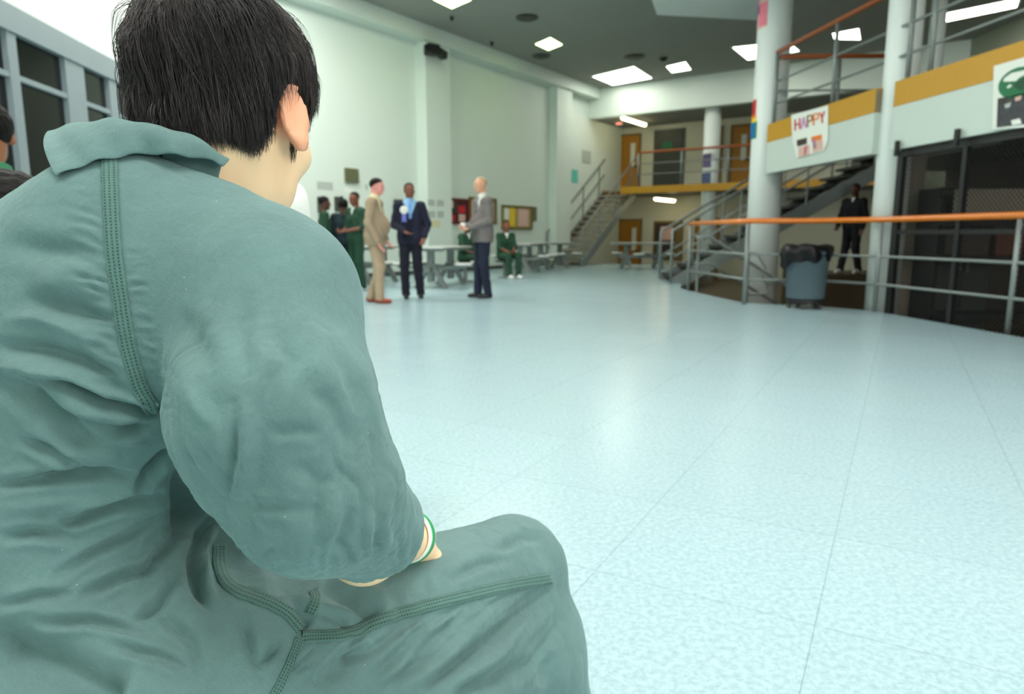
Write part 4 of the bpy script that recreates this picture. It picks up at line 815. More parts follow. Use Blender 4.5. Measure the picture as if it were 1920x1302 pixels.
legR = [(rc(hipR, kneeR, .102, .068), 0), (rc(kneeR, ankR, .068, .064), .02), (rc(P(800, 1150, .85), kneeR, .082, .066), .03), (rc(P(740, 1300, .80), P(985, 1215, .99), .10, .072), .05), (rc(P(985, 1215, .99), ankR, .072, .06), .03)]
legL = [(rc(hipL, kneeL, .10, .072), 0), (rc(kneeL, ankL, .072, .06), .02)]
armL_e = Lsh+np.array([-.03, .06, -.27]); armL_w = armL_e+np.array([.10, .2, -.03])
armL = [(rc(Lsh, armL_e, .076, .075), 0), (rc(armL_e, armL_w, .07, .055), .02)]
f_torso, f_arm, f_leg = union(torso), union(armR), union(legR)
_zs = P(400, 715, .62)[2]
def f_suit0(p):
    base = union([(f_torso, 0), (f_leg, .045), (union(legL), .05), (union(armL), .03)])(p); k = (.012+.045/(1+np.exp(-np.clip((p[:, 2]-_zs)/.022, -30, 30)))).astype(np.float32)
    return smin(base, f_arm(p), k)
# room for the neck: the suit is open there
neckA, neckB = P(395, 290, .70), P(330, 470, .72)
f_suit = minus(f_suit0, rc(P(430, 250, .715), P(350, 400, .715), .070, .058), .012)
allp = np.array([Lsh, Rsh, elb, cuff, hipR, kneeR, ankR, hipL, kneeL, ankL, armL_e, armL_w]); lo, hi = allp.min(0)-.17, allp.max(0)+.17; lo[2] = .09
V, Q = mesh_sdf(f_suit, lo, hi, .0046, 2)
# one level of smooth subdivision, then real cloth folds pushed into the surface
me = to_mesh('tmp', V, Q); ob = bpy.data.objects.new('tmp', me); COL.objects.link(ob); sb = ob.modifiers.new('s', 'SUBSURF'); sb.levels = 1
ev = ob.evaluated_get(bpy.context.evaluated_depsgraph_get()); m2 = bpy.data.meshes.new_from_object(ev); bpy.data.objects.remove(ob)
V = np.empty(len(m2.vertices)*3, np.float32); m2.vertices.foreach_get('co', V); V = V.reshape(-1, 3).astype(float)
Q = np.empty(len(m2.loops), np.int32); m2.loops.foreach_get('vertex_index', Q); Q = Q.reshape(-1, 4); bpy.data.meshes.remove(m2)
def normals(V, Q):
    n = np.cross(V[Q[:, 2]]-V[Q[:, 0]], V[Q[:, 3]]-V[Q[:, 1]]); N = np.zeros_like(V)
    for k in range(4): np.add.at(N, Q[:, k], n)
    return N/(np.linalg.norm(N, axis=1)[:, None]+1e-12)
def vnoise(p, seed=0):                         # smooth value noise
    i = np.floor(p).astype(np.int64); f = p-i; f = f*f*f*(f*(f*6-15)+10); out = 0
    for a in (0, 1):
        for b_ in (0, 1):
            for c_ in (0, 1):
                h = ((i[:, 0]+a)*374761393+(i[:, 1]+b_)*668265263+(i[:, 2]+c_)*2147483647+seed*974711) & 0xffffffff
                h = ((h ^ (h >> 13))*1274126177) & 0xffffffff; h = (h ^ (h >> 16)) & 0xffff
                out = out+(h/65535*2-1)*np.where(a, f[:, 0], 1-f[:, 0])*np.where(b_, f[:, 1], 1-f[:, 1])*np.where(c_, f[:, 2], 1-f[:, 2])
    return out
Nn = normals(V, Q); x, y, d = proj(V)
Vf = V.astype(np.float32); dA, dT, dL = f_arm(Vf), f_torso(Vf), f_leg(Vf)
facing = np.einsum('ij,ij->i', Nn, unit(CAM-V.mean(0))[None]*0+(CAM-V)/np.linalg.norm(CAM-V, axis=1)[:, None])
w_arm = 1/(1+np.exp((dA-np.minimum(dT, dL))/.004)); w_leg = (1-w_arm)/(1+np.exp((dL-dT)/.006)); w_tor = 1-w_arm-w_leg
vis = np.clip((facing+.05)/.2, 0, 1)
disp = np.zeros(len(V))
def fold(pts, w, amp, region=None, lip=.6, taper=.35, side=0):
    """a fold along a line over the cloth: a groove (amp<0) or a ridge (amp>0) w pixels wide with soft lips; amp in millimetres"""
    global disp
    pts = np.array(pts, float); seg = []; tot = 0
    for a, b in zip(pts[:-1], pts[1:]): l = np.linalg.norm(b-a); seg.append((a, b, l, tot)); tot += l
    m = (x > pts[:, 0].min()-5*w) & (x < pts[:, 0].max()+5*w) & (y > pts[:, 1].min()-5*w) & (y < pts[:, 1].max()+5*w) & (vis > 0)
    if not m.any(): return
    q = np.stack([x[m], y[m]], 1); best = np.full(len(q), 1e9); sgn = np.zeros(len(q)); u = np.zeros(len(q))
    for a, b, l, t0 in seg:
        e = (b-a)/l; t = np.clip((q-a)@e, 0, l); r = q-a-t[:, None]*e; dd = np.sqrt((r*r).sum(1)); k = dd < best
        best[k] = dd[k]; sgn[k] = np.sign(e[0]*r[k, 1]-e[1]*r[k, 0]); u[k] = (t[k]+t0)/tot
    tp = np.clip(np.minimum(u, 1-u)/taper, 0, 1)**.7; s = best*sgn/w
    g = np.exp(-s*s)
    if side: g = np.where(s*side > 0, np.exp(-(s*.42)**2), np.exp(-(s*1.9)**2))
    g = g-lip*.5*(np.exp(-((s-2.1)/1.1)**2)+np.exp(-((s+2.1)/1.1)**2))
    reg = {'arm': w_arm, 'tor': w_tor, 'leg': w_leg, 'low': 1-w_arm}.get(region, 1.0)
    amp = amp*{'arm': .75, 'tor': 1.7, 'low': 1.2}.get(region, 1)
    disp[m] += amp*.001*g*tp*vis[m]*(reg[m] if region else 1)
exec(FOLDS) if 'FOLDS' in globals() else None
# back
T = 'tor'
fold([(-10, 649), (81, 655), (158, 679), (205, 703), (229, 742)], 13, -7, T); fold([(-10, 690), (60, 690), (130, 715)], 16, 5, T)
fold([(50, 707), (118, 717), (197, 754), (256, 768), (318, 785)], 7, -8, T, 1.0, .25, 1); fold([(60, 735), (150, 770), (250, 800)], 18, 4, T)
fold([(-10, 710), (59, 744), (123, 788), (170, 838)], 18, -8, T); fold([(192, 820), (246, 805), (300, 790)], 8, -4, T)
fold([(-10, 913), (99, 894), (197, 886), (262, 893)], 9, -7, T, .9); fold([(-10, 960), (120, 940), (240, 925)], 20, 4, T)
fold([(259, 925), (276, 887), (306, 857), (330, 848)], 7, -8, T, 1.0, .3, -1); fold([(94, 997), (163, 967), (222, 947), (312, 924)], 9, -7, T, .9)
fold([(99, 1084), (173, 1038), (246, 1002), (318, 950)], 8, -5, T); fold([(264, 1082), (291, 1049), (338, 996)], 8, -5, T)
fold([(411, 963), (380, 1005), (365, 1049), (365, 1094), (388, 1146)], 11, -7, T, .8, .25); fold([(404, 985), (376, 1045), (391, 1104), (416, 1150)], 8, 7, T)
fold([(-10, 1140), (74, 1118), (140, 1115)], 9, -4, T); fold([(456, 1140), (468, 1202), (480, 1254)], 9, -6, 'low'); fold([(480, 1254), (510, 1225), (536, 1195)], 10, -6, 'low')
fold([(0, 455), (90, 470), (200, 478)], 20, -4, T); fold([(40, 560), (130, 575), (210, 610)], 18, -5, T); fold([(0, 600), (80, 598), (190, 640)], 14, 4, T); fold([(180, 440), (120, 520), (40, 600)], 30, 2, T)
fold([(340, 870), (350, 950), (345, 1010)], 22, -12, T, .3); fold([(-30, 1215), (90, 1250), (230, 1310)], 45, -16, T, .2, .1)
fold([(300, 1090), (380, 1170), (430, 1240)], 22, 4, T); fold([(60, 860), (150, 850), (230, 850)], 16, 4, T)
# sleeve
A_ = 'arm'
fold([(318, 560), (357, 619), (400, 695)], 20, -6, A_); fold([(300, 610), (330, 700), (380, 800)], 22, 4, A_); fold([(462, 540), (452, 650), (470, 720)], 18, -4, A_)
fold([(440, 745), (440, 850), (424, 950)], 10, -5, A_); fold([(462, 740), (466, 850), (440, 955)], 14, 6, A_); fold([(420, 940), (520, 952), (600, 960)], 10, -4, A_)
fold([(505, 610), (540, 676), (514, 714), (495, 800)], 17, -6, A_); fold([(540, 560), (600, 650), (640, 760)], 24, 4, A_); fold([(500, 814), (560, 806), (600, 813)], 10, -4, A_)
fold([(576, 1005), (590, 938), (600, 890)], 16, -7, A_); fold([(625, 1060), (648, 1000), (665, 950)], 15, -8, A_); fold([(610, 1040), (630, 980), (640, 920)], 10, 4, A_); fold([(670, 1075), (650, 1040), (630, 1020)], 9, -5, A_)
fold([(735, 1022), (748, 952), (745, 920)], 10, -6, A_); fold([(700, 1060), (712, 1005), (722, 960)], 10, -6, A_); fold([(720, 1045), (732, 990)], 8, 4, A_); fold([(686, 1070), (690, 1010), (700, 960)], 9, 4, A_)
fold([(610, 640), (650, 700), (680, 780)], 16, -4, A_); fold([(540, 860), (600, 900), (650, 900)], 14, -4, A_); fold([(640, 620), (690, 740), (740, 880)], 16, 3, A_)
fold([(700, 680), (720, 780), (760, 900)], 10, -3, A_); fold([(350, 720), (400, 800), (425, 860)], 12, 3, A_); fold([(560, 720), (620, 760), (660, 850)], 14, -4, A_)
# thigh and hip
K = 'low'
fold([(600, 1100), (657, 1120), (695, 1150), (675, 1188)], 15, -11, K, .8); fold([(596, 1290), (642, 1247), (690, 1203)], 18, -8, K); fold([(560, 1120), (600, 1150), (640, 1180)], 14, 5, K)
fold([(688, 1280), (765, 1210), (800, 1175)], 10, -5, K); fold([(727, 1300), (800, 1215), (872, 1148)], 12, -5, K); fold([(760, 1310), (850, 1215), (930, 1140)], 14, 4, K); fold([(788, 1305), (920, 1208), (1038, 1100)], 11, -9, K, .8, .25, -1)
fold([(842, 1305), (927, 1270), (1000, 1236)], 14, -8, K); fold([(1030, 1220), (1015, 1290)], 14, -6, K); fold([(870, 1290), (980, 1190), (1050, 1120)], 16, 4, K); fold([(735, 1090), (745, 1140), (742, 1175)], 12, -4, K)
fold([(790, 1075), (800, 1110), (795, 1150)], 10, -3, K); fold([(1010, 1020), (1040, 1060), (1052, 1120)], 12, -2, K); fold([(500, 1105), (560, 1090), (600, 1060)], 20, -8, K, .4); fold([(440, 1010), (470, 1060), (520, 1100)], 16, 5, K)
# puckers beside the sewn seams, at the cuff and on the lap
fr_ = np.random.default_rng(11)
for yy in range(330, 770, 13):
    sx = np.interp(yy, [296, 480, 560, 650, 730, 775], [203, 212, 224, 238, 260, 288]); l_ = 30+50*fr_.random(); fold([(sx-14-l_, yy-6-14*fr_.random()), (sx-14, yy+4)], 4.5+3*fr_.random(), (-1.5-1.2*fr_.random())*min(1, max(.12, (yy-330)/260)), T, .8, .3)
    if yy > 470: fold([(sx+16, yy+4), (sx+22+.6*l_, yy-2+16*fr_.random())], 5, -1.4, None, .8, .3)
for xx in range(600, 1025, 17):
    sy = np.interp(xx, [566, 657, 707, 790, 881, 960, 1034], [1196, 1192, 1164, 1140, 1116, 1098, 1086]); l_ = 25+45*fr_.random(); fold([(xx, sy+12), (xx-18-.8*l_, sy+14+l_)], 5, -2.2-1.5*fr_.random(), K, .8, .3)
for q_ in ([(0, 1010), (60, 1000), (150, 1010)], [(30, 820), (110, 850), (170, 880)], [(150, 1120), (230, 1080), (300, 1060)], [(60, 1170), (170, 1165), (280, 1190)], [(300, 1150), (360, 1200), (380, 1280)], [(200, 1210), (300, 1230), (360, 1260)], [(120, 775), (200, 800), (280, 815)], [(330, 1080), (300, 1130), (250, 1170)]): fold(q_, 9, -4.5, T, .9, .3)
for q_ in ([(590, 1150), (640, 1170), (650, 1190)], [(620, 1240), (700, 1220), (760, 1170)], [(700, 1300), (820, 1230), (900, 1150)], [(860, 1300), (950, 1225), (1020, 1130)], [(920, 1040), (980, 1010), (1020, 1015)], [(840, 1090), (900, 1060), (960, 1050)], [(960, 1290), (1030, 1200), (1056, 1150)], [(540, 1120), (575, 1160), (570, 1190)]): fold(q_, 8, -4, K, .9, .3)
for xx in range(600, 780, 15): fold([(xx, 1105-abs(xx-640)*.35), (xx+8*fr_.normal(), 1040-abs(xx-640)*.35)], 6, -3, A_, .8, .35)
# crumpled cloth everywhere, stronger on the sleeve
pv = V+.02*np.stack([vnoise(V*14, 5), vnoise(V*14, 6), vnoise(V*14, 7)], 1)
r1 = 1-np.abs(vnoise(pv*np.array([34, 34, 22]), 1)); r2 = 1-np.abs(vnoise(pv*np.array([70, 70, 48]), 2)); r3 = vnoise(pv*9, 3)
arm_l = np.clip((y-520)/250, 0, 1)*w_arm
r4 = 1-np.abs(vnoise(pv*np.array([120, 120, 90])+3*r1[:, None], 4))
shp = lambda n, k: np.clip(1-k*np.abs(n), 0, 1)**1.6
disp -= (.0030*shp(vnoise(pv*np.array([30, 30, 10])+9, 11), 2.6)*np.clip(.5+1.6*vnoise(V*16, 21), 0, 1)+.0014*shp(vnoise(pv*np.array([58, 58, 24])+5, 12), 2.6)*np.clip(.5+1.6*vnoise(V*22, 22), 0, 1))*(arm_l*.85+.15+.2*w_leg)+.0006*shp(vnoise(pv*110, 13), 2.2)*(arm_l+.2)
disp += (.0012*r1+.0005*r2)*(.35+1.5*arm_l+.35*w_leg)-.0012*(.35+1.5*arm_l)*.6+.0018*r3
V = V+Nn*disp[:, None]
# puckers at the shoulder and cuff
me = to_mesh('jumpsuit', V, Q); suit_o = finish('jumpsuit', me, M['cloth'], boy, True)
BV = BVHTree.FromPolygons([tuple(v) for v in V], Q[w_arm[Q].max(1) < .5].tolist()); BVALL = BVHTree.FromPolygons([tuple(v) for v in V], Q.tolist())
def on_suit(xp, yp, off=0.0):
    r = unit(ray(xp, yp)); h = (BVALL if yp < 800 else BV).ray_cast(Vector(CAM), Vector(r))
    if h[0] is None: return None, None
    n = np.array(h[1]); n = n if n@(-r) > 0 else -n
    return np.array(h[0])+n*off, n
def ribbon(name, pts, wpx, parent, m, th=.0009, off=.0005, step=5.0, wob=.8):
    pts = np.array(pts, float)
    for _ in range(3):                    # round the line
        nw = [pts[0]]
        for a, b in zip(pts[:-1], pts[1:]): nw += [a*.75+b*.25, a*.25+b*.75]
        pts = np.array(nw+[pts[-1]])
    L = np.r_[0, np.cumsum(np.linalg.norm(np.diff(pts, axis=0), axis=1))]; n = max(4, int(L[-1]/step)); s = np.linspace(0, L[-1], n); c = np.stack([np.interp(s, L, pts[:, k]) for k in (0, 1)], 1)
    t = np.gradient(c, axis=0); t /= np.linalg.norm(t, axis=1)[:, None]; nn = np.stack([-t[:, 1], t[:, 0]], 1); K_ = 6; rows = []; uvs = []; dist = 0; prev = None
    for i in range(n):
        row = []; ok = True
        for k in range(K_+1):
            o = (k/K_-.5)*wpx; e = wob*math.sin(i*.9+k*.3)*(1 if k in (0, K_) else .3); p, nrm = on_suit(*(c[i]+nn[i]*(o+e)))
            if p is None: ok = False; break
            edge_ = 0 if k in (0, K_) else 1; row.append(p+nrm*(off+th*edge_+.0004*math.sin(i*1.3+k)*edge_))
        if not ok: continue
        mid = row[K_//2]
        if prev is not None: dist += min(np.linalg.norm(mid-prev), .02)
        prev = mid; rows.append(row); uvs.append(dist)
    # smooth the strip so that it bridges creases
    R_ = np.array(rows)
    for _ in range(2): R_[1:-1] = R_[1:-1]*.5+(R_[:-2]+R_[2:])*.25
    vs = R_.reshape(-1, 3); fs = []; uv = []
    for i in range(len(rows)-1):
        for k in range(K_):
            if np.linalg.norm(R_[i+1, k]-R_[i, k]) > .03: continue
            a = i*(K_+1)+k; fs.append((a, a+1, a+K_+2, a+K_+1)); uv += [(uvs[i], k/K_), (uvs[i], (k+1)/K_), (uvs[i+1], (k+1)/K_), (uvs[i+1], k/K_)]
    me = bpy.data.meshes.new(name); me.from_pydata([tuple(v) for v in vs], [], fs); me.update(); l = me.uv_layers.new(name='UVMap'); l.data.foreach_set('uv', np.array(uv, np.float32).ravel())
    o = finish(name, me, m, parent, True); sd = o.modifiers.new('thick', 'SOLIDIFY'); sd.thickness = .0009; sd.offset = 1; return o
seams = [ribbon('seam', [(205, 296), (209, 400), (214, 480), (226, 560), (240, 650), (262, 730), (290, 775)], 30, suit_o, M['seam']),
    ribbon('seam', [(411, 1022), (409, 1060), (428, 1104), (494, 1126), (544, 1150), (566, 1182)], 24, suit_o, M['seam']),
    ribbon('seam', [(566, 1196), (657, 1192), (707, 1164), (790, 1140), (881, 1116), (960, 1098), (1034, 1086)], 22, suit_o, M['seam']),
    ribbon('seam', [(562, 1198), (546, 1240), (520, 1296), (505, 1320)], 15, suit_o, M['seam']),
    ribbon('seam', [(588, 1108), (594, 1122), (582, 1152)], 18, suit_o, M['seam'])]
# --- collar
top = [(88, 243), (145, 229), (200, 221), (233, 222), (287, 233), (333, 245), (363, 257), (393, 278), (418, 306)]
bot = [(105, 333), (147, 313), (187, 301), (217, 296), (253, 290), (300, 289), (350, 293), (390, 300), (420, 312)]
def resamp(p, n):
    p = np.array(p, float)
    for _ in range(2):
        nw = [p[0]]
        for a, b in zip(p[:-1], p[1:]): nw += [a*.75+b*.25, a*.25+b*.75]
        p = np.array(nw+[p[-1]])
    L = np.r_[0, np.cumsum(np.linalg.norm(np.diff(p, axis=0), axis=1))]; s = np.linspace(0, L[-1], n); return np.stack([np.interp(s, L, p[:, k]) for k in (0, 1)], 1)
n = 60; tp_, bt_ = resamp(top, n), resamp(bot, n); rows = []
dtop = np.interp(np.linspace(0, 1, n), [0, .25, .6, 1], [.735, .665, .640, .675])
for i in range(n):
    pb, nb_ = on_suit(*bt_[i], .004)
    db = proj(pb)[2] if pb is not None else .68
    u_ = i/(n-1); db = min(db, np.interp(u_, [0, .3, .7, 1], [.70, .64, .63, .665]))
    pb = P(bt_[i][0], bt_[i][1], db-.004); pt_ = P(tp_[i][0], tp_[i][1], dtop[i]); row = []
    out = unit(np.cross(unit(P(*tp_[min(i+1, n-1)], dtop[min(i+1, n-1)])-P(*tp_[max(i-1, 0)], dtop[max(i-1, 0)])), pb-pt_)); out = out if out@(CAM-pb) > 0 else -out
    for k in range(9):
        v_ = k/8; row.append(pb+(pt_-pb)*v_+out*(.007*math.sin(v_*math.pi)+.0015*math.sin(i*.5+v_*4)))
    inn = pt_-out*.006-np.array([0, 0, .004]); row += [inn, inn-out*.004-np.array([0, 0, .03]), inn-out*.008-np.array([0, 0, .06])]
    rows.append(row)
cr = np.array(rows); kk = cr.shape[1]
me = bpy.data.meshes.new('collar'); me.from_pydata([tuple(v) for v in cr.reshape(-1, 3)], [], [(i*kk+k, (i+1)*kk+k, (i+1)*kk+k+1, i*kk+k+1) for i in range(n-1) for k in range(kk-1)]); me.update()
col_o = finish('collar', me, M['cloth'], suit_o, True); sd = col_o.modifiers.new('t', 'SOLIDIFY'); sd.thickness = .0022; sd.offset = 0; sb = col_o.modifiers.new('s', 'SUBSURF'); sb.levels = sb.render_levels = 1
# --- body: head, neck, arm and hand in one skin
HF = ang(12); NOD = ang(16); HO = P(431, 204, .755); HS = 1.03
Ff = np.array([math.sin(HF), math.cos(HF), 0]); Fr = np.array([math.cos(HF), -math.sin(HF), 0])
Hu = np.array([0, 0, 1.0])*math.cos(NOD)+Ff*math.sin(NOD); Hf = Ff*math.cos(NOD)-np.array([0, 0, 1.0])*math.sin(NOD); RH = np.array([Fr, Hf, Hu])
nb_l = RH@(P(345, 430, .735)-HO)/HS
head_l = head_sdf(tuple(nb_l), .054, ears=False)
def big_ear(s):
    Re = np.array([[.80*s, -.60, .05], [.58*s, .78, .24], [-.10*s, -.22, .97]]); Re = np.array([unit(r) for r in Re]); c = np.array([s*.081, -.008, -.014])
    e = ell(c, (.0058, .0145, .0275), Re); rim = []
    for w0, w1 in zip(np.linspace(-2.0, 1.72, 9)[:-1], np.linspace(-2.0, 1.72, 9)[1:]):
        g = lambda w: c+Re[1]*(-math.cos(w)*.014)+Re[2]*(math.sin(w)*.0265)+Re[0]*.003
        rim.append((rc(g(w0), g(w1), .0036, .0036), .003))
    e = minus(union([(e, 0)]+rim), ell(c+Re[0]*.008+Re[1]*.002, (.006, .009, .019), Re), .005)
    return union([(e, 0), (ell(c-Re[2]*.028+Re[1]*.003, (.005, .0075, .009), Re), .007), (ell(c-Re[0]*.012+Re[1]*.006, (.011, .009, .019), Re), .010)])
ears_f = union([(big_ear(1), 0), (big_ear(-1), .002)]); head_l = union([(head_l, 0), (ears_f, .006)])
scaled = lambda f: (lambda p: np.float32(HS)*f((((p-A3(HO))@A3(RH).T)/np.float32(HS)).astype(np.float32)))
f_head = scaled(head_l)
fe = P(684, 1023, .70); fw_ = P(772, 1008, .81); hd_ = unit(fw_-fe); ha = unit(np.cross(hd_, [0, 0, 1.0])); hn = unit(np.cross(hd_, ha)); hn = hn if hn[2] > 0 else -hn
fa, fha, fhn = hd_, ha, hn; hd_ = unit(hd_*.8-np.array([0, 0, .42])-XX*.12); ha = unit(np.cross(hd_, XX*.2+np.array([0, 0, 1.0]))); hn = unit(np.cross(hd_, ha)); hn = hn if hn[2] > 0 else -hn
pal = fw_+hd_*.05-hn*.005; hand = [(rc(fe, fw_, .030, .025), .02), (ell(pal, (.048, .038, .016), np.array([hd_, ha, hn])), .02)]
for k in range(4):
    o = ha*(k-1.5)*.019; L_f = (.066, .076, .07, .054)[k]; b0 = pal+hd_*.034+o; b1 = b0+hd_*L_f*.45-hn*.012; b2 = b1+hd_*L_f*.2-hn*L_f*.28; b3 = b2-hn*L_f*.25-hd_*.004
    hand += [(rc(b0, b1, .0088, .0082), .005), (rc(b1, b2, .0082, .0076), .003), (rc(b2, b3, .0076, .0066), .003)]
th0 = fw_+hd_*.02-ha*.026; hand += [(rc(fw_+hd_*.012, th0+hd_*.012, .014, .012), .01), (rc(th0+hd_*.012, th0+hd_*.044-hn*.016-ha*.008, .0115, .0095), .006), (rc(th0+hd_*.044-hn*.016-ha*.008, th0+hd_*.066-hn*.034, .0095, .008), .004)]
core = [(rc(Nb+np.array([0, .02, -.05]), P(240, 560, .74), .06, .08), .03), (rc(P(170, 620, .76), P(200, 1250, .76), .06, .06), .04), (rc(P(60, 560, .765), Rsh+np.array([0, .02, 0]), .045, .045), .03), (rc(Rsh, fe, .040, .034), .03),
    (rc(hipR, kneeR, .075, .05), .03), (rc(kneeR, ankR, .05, .035), .02), (rc(hipL, kneeL, .075, .05), .03), (rc(kneeL, ankL, .05, .035), .02), (rc(Lsh, armL_e, .045, .04), .02), (rc(armL_e, armL_w, .038, .026), .02), (ell(armL_w+np.array([.03, .05, -.01]), (.035, .05, .018)), .02)]
for k in range(4): q = armL_w+np.array([.02*(k-1)+.02, .09, -.01]); core.append((rc(q, q+np.array([.015, .05, -.03]), .009, .0075), .006))
core.append((rc(armL_w+np.array([.05, .03, 0]), armL_w+np.array([.085, .06, -.01]), .011, .009), .006))
for a in (ankR, ankL): core.append((rc(a+np.array([0, 0, -.05]), a+np.array([.02, .13, -.085]), .035, .024), .02))
f_body = union([(f_head, 0), (union(hand+core[:1]), .03)]+core[1:])
blo = np.minimum(lo, HO-.2); bhi = np.maximum(hi, HO+.22); blo[2] = 0
Vb, Qb = mesh_sdf(f_body, blo, bhi, .0045, 2); _redden(M['skinboy']); me = to_mesh('body', Vb, Qb); at = me.attributes.new('flush', 'FLOAT', 'POINT'); at.data.foreach_set('value', np.clip(1-scaled(ears_f)(Vb.astype(np.float32))/.012, 0, .58).astype(np.float32)); body_o = finish('body', me, M['skinboy'], boy, True)
for s in (-1, 1): e = HO+HS*(RH.T@np.array([s*.032, .080, .004])); mb = MB().lathe([(.002, -.0115), (.009, -.008), (.0118, 0), (.009, .008), (.002, .0115)], e, 14); obj('eye', mb, EYEW, boy, True)
# wristband
hd_, ha, hn = fa, fha, fhn; wb = fw_-fa*.006+np.array([0, 0, .001])
def band(name, off, w, th, m): 
    vs = []; 
    for w_ in np.linspace(0, 2*math.pi, 48, endpoint=False):
        rdir = math.cos(w_)*ha+math.sin(w_)*hn
        for a, r in ((-w/2, .0268), (-w/2, .0268+th), (w/2, .0268+th), (w/2, .0268)): vs.append(wb+hd_*(off+a)+rdir*r)
    return obj(name, MB().add(vs, [(i*4+k, i*4+(k+1) % 4, ((i+1) % 48)*4+(k+1) % 4, ((i+1) % 48)*4+k) for i in range(48) for k in range(4)]), m, boy, True)
wbo = band('wristband', 0, .017, .0025, M['shirtwhite']); g_ = band('wristband_stripe', .001, .007, .0032, mat('wristband green', (40, 160, 96), .5)); wbo['label'] = 'white and green wristband'
for a in (ankR, ankL):
    so = union([(rc(a+np.array([0, -.02, -.07]), a+np.array([.02, .15, -.085]), .05, .038), 0), (rc(a+np.array([0, 0, -.02]), a+np.array([0, .02, -.07]), .045, .05), .02)]); sdf_obj('shoe', cut(so, half((0, 0, -1), -.001)), a-.25, a+.3, .007, M['shoewhite'], boy, local=False)
# bench he sits on
hb = (hipR+hipL)/2; t = thing('bench', 'grey bench under the boy in the foreground', 'bench', (hb[0], hb[1], 0)); obj('seat', MB().box((hb[0]-.32, hb[1]-.03, .395), (1.0, .30, .04)), M['dsteel'], t, bevel=.01)
for s in (-.7, .05): obj('leg', MB().box((hb[0]+s, hb[1], .2), (.06, .3, .4)), M['steel'], t)
# --- hair
f_scalp = union([(ell((0, -.014, .03), (.076, .096, .082)), 0), (ell((0, .03, -.03), (.060, .062, .085)), .03), (rc((0, -.03, -.05), nb_l, .055, .054), .03)])
def hair_keep(p):       # how far inside the hairy region (head coordinates)
    xx, yy, zz = p[:, 0], p[:, 1], p[:, 2]
    lim_ = np.where(yy > .012, .012+1.1*(yy-.012), np.where(yy > -.03, .020, -.055-(-.03-yy)*.45)); side = np.clip((yy+.03)/.02, 0, 1)
    back = -.046-.12*np.clip(-.03-yy, 0, .1); front = np.where(yy > .014, np.where(yy < .03, -.03, .012+1.2*(yy-.03)), .030)
    return zz-(back*(1-side)+front*side)
CR = np.array([-.012, -.062, .098])
cap = cut(grow(f_scalp, .005), lambda p: -hair_keep(p), .01)
Vh, Qh = mesh_sdf(scaled(cap), HO-.18, HO+.18, .0045, 1)
def hair_mat():
    m = bpy.data.materials.new('dark brown hair'); m.use_nodes = True; nt = m.node_tree; N, L = nt.nodes, nt.links; b = N['Principled BSDF']
    at = N.new('ShaderNodeAttribute'); at.attribute_name = 'tone'; r = N.new('ShaderNodeValToRGB'); e = r.color_ramp.elements; e[0].color = (.009, .007, .0075, 1); e[1].color = (.07, .055, .054, 1); L.new(at.outputs['Fac'], r.inputs[0]); L.new(r.outputs[0], b.inputs['Base Color'])
    b.inputs['Roughness'].default_value = .42; b.inputs['Specular IOR Level'].default_value = .5; b.inputs['Coat Weight'].default_value = .0
    return m
M['hair'] = hair_mat()
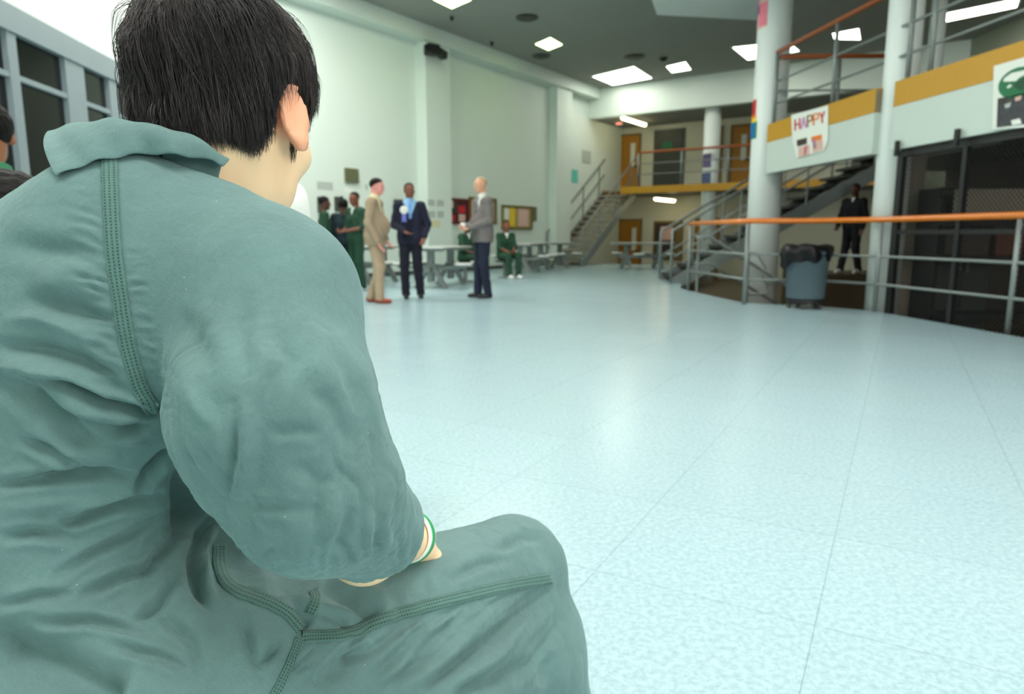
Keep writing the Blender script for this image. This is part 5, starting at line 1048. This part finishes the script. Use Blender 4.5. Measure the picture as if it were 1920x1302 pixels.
def strands(nlock, per, length, width, lift, seed, tipw=.25):
    g = np.random.default_rng(seed); n = nlock*6
    q = g.normal(size=(n, 3)); q /= np.linalg.norm(q, axis=1)[:, None]; p = np.array([0, -.014, .01])+q*np.array([.085, .105, .10])
    for _ in range(6):
        dd = f_scalp(p.astype(np.float32)); e = .002; G = np.stack([f_scalp((p+o*e).astype(np.float32))-f_scalp((p-o*e).astype(np.float32)) for o in np.eye(3)], 1)/(2*e); p = p-dd[:, None]*G
    p = p[hair_keep(p) > 0][:nlock]; nl = len(p)
    root = np.repeat(p, per, 0)+g.normal(size=(nl*per, 3))*.0045; lock = np.repeat(np.arange(nl), per); m_ = len(root)
    Ls = np.repeat(length*(.75+.5*g.random(nl)), per)*(.82+.36*g.random(m_)); sway = np.repeat(g.normal(size=(nl, 3))*.48, per, 0)+g.normal(size=(m_, 3))*.10
    h0 = np.repeat(lift*(.25+1.1*g.random(nl)), per)*(.6+.8*g.random(m_)); seg = 11; pts = np.zeros((m_, seg, 3)); c = root.copy()
    for k in range(seg):
        s = k/(seg-1); dd = f_scalp(c.astype(np.float32)); e = .002
        G = np.stack([f_scalp((c+o*e).astype(np.float32))-f_scalp((c-o*e).astype(np.float32)) for o in np.eye(3)], 1)/(2*e); G /= np.linalg.norm(G, axis=1)[:, None]+1e-9
        tgt = .001+h0*math.sin(min(1, s*1.9)*math.pi/2)*(1-.25*s); c = c+G*(tgt-dd)[:, None]*(.9 if k else 1); pts[:, k] = c
        fl = c-CR; fl = fl/(np.linalg.norm(fl, axis=1)[:, None]+.01)*.9; gz = RH@np.array([0, 0, -1.0]); far = np.clip(np.linalg.norm(c-CR, axis=1)/.09, 0, 1)[:, None]
        fl = fl+gz*(.25+.75*far)+np.array([.22, .10, 0])*far+sway*(.45+.3*s)*.55; fl -= (fl*G).sum(1)[:, None]*G*(1 if s < .75 else .8); fl /= np.linalg.norm(fl, axis=1)[:, None]+1e-9; c = c+fl*(Ls/(seg-1))[:, None]
    # strands of a lock draw together towards its tip
    mean = np.zeros((nl, seg, 3)); np.add.at(mean, lock, pts); mean /= per
    sq = np.linspace(0, 1, seg)[None, :, None]; pts = pts+(mean[lock]-pts)*(.72*sq**1.3)
    # nothing hangs below the nape or over the ear
    k_ = hair_keep(pts.reshape(-1, 3)).reshape(m_, seg); cutl = -.010-.008*g.random(m_)-np.repeat(.012*g.random(nl), per)
    over = (k_ < cutl[:, None]) | (ears_f(pts.reshape(-1, 3).astype(np.float32)).reshape(m_, seg) < .0035); first = np.where(over.any(1), over.argmax(1), seg); ok = first > 2; pts, first = pts[ok], first[ok]; lk = lock[ok]; m_ = len(pts)
    for i in range(seg): 
        pass
    idx = np.minimum(np.linspace(0, 1, seg)[None, :]*(first-1)[:, None], seg-1); i0 = np.floor(idx).astype(int); i1 = np.minimum(i0+1, seg-1); fr = (idx-i0)[..., None]; ar = np.arange(m_)[:, None]
    pts = pts[ar, i0]*(1-fr)+pts[ar, i1]*fr
    tone = np.clip(np.repeat(.05+.75*g.random(nl)**2, per)[ok]+.25*g.normal(size=m_), 0, 1)
    return pts, tone, width, tipw
def tubes(sets):
    VV, FF, TT = [], [], []; base = 0
    for pts, tone, width, tipw in sets:
        m_, seg, _ = pts.shape; t = np.gradient(pts, axis=1); t /= np.linalg.norm(t, axis=2)[..., None]+1e-9; ref = pts-np.array([0, -.01, 0]); a = np.cross(t, ref); a /= np.linalg.norm(a, axis=2)[..., None]+1e-9; b = np.cross(a, t)
        w = width*(1-(1-tipw)*np.linspace(0, 1, seg)**2)[None, :, None]; ring = [pts+w*(math.cos(k*2.0944+1.57)*a+math.sin(k*2.0944+1.57)*b) for k in range(3)]
        vv = np.stack(ring, 2); VV.append(vv.reshape(-1, 3)); i = base+(np.arange(m_)[:, None, None]*seg+np.arange(seg-1)[None, :, None])*3; k = np.arange(3)[None, None, :]; k2 = (k+1) % 3
        FF.append(np.stack([i+k, i+k2, i+3+k2, i+3+k], -1).reshape(-1, 4)); TT.append(np.repeat(tone, seg*3)); base += vv.size//3
    return np.concatenate(VV), np.concatenate(FF), np.concatenate(TT)
vv, ff, tt = tubes([strands(950, 14, .075, .00034, .006, 1), strands(520, 14, .085, .00036, .011, 2), strands(300, 10, .07, .00028, .014, 3, .1)])
vv = HS*(vv@RH)+HO
nv = len(vv); me = to_mesh('hair', np.concatenate([vv, Vh]), np.concatenate([ff, Qh+nv])); at = me.attributes.new('tone', 'FLOAT', 'POINT'); at.data.foreach_set('value', np.concatenate([tt, np.full(len(Vh), .12)]).astype(np.float32))
hair_o = finish('hair', me, M['hair'], boy, True)
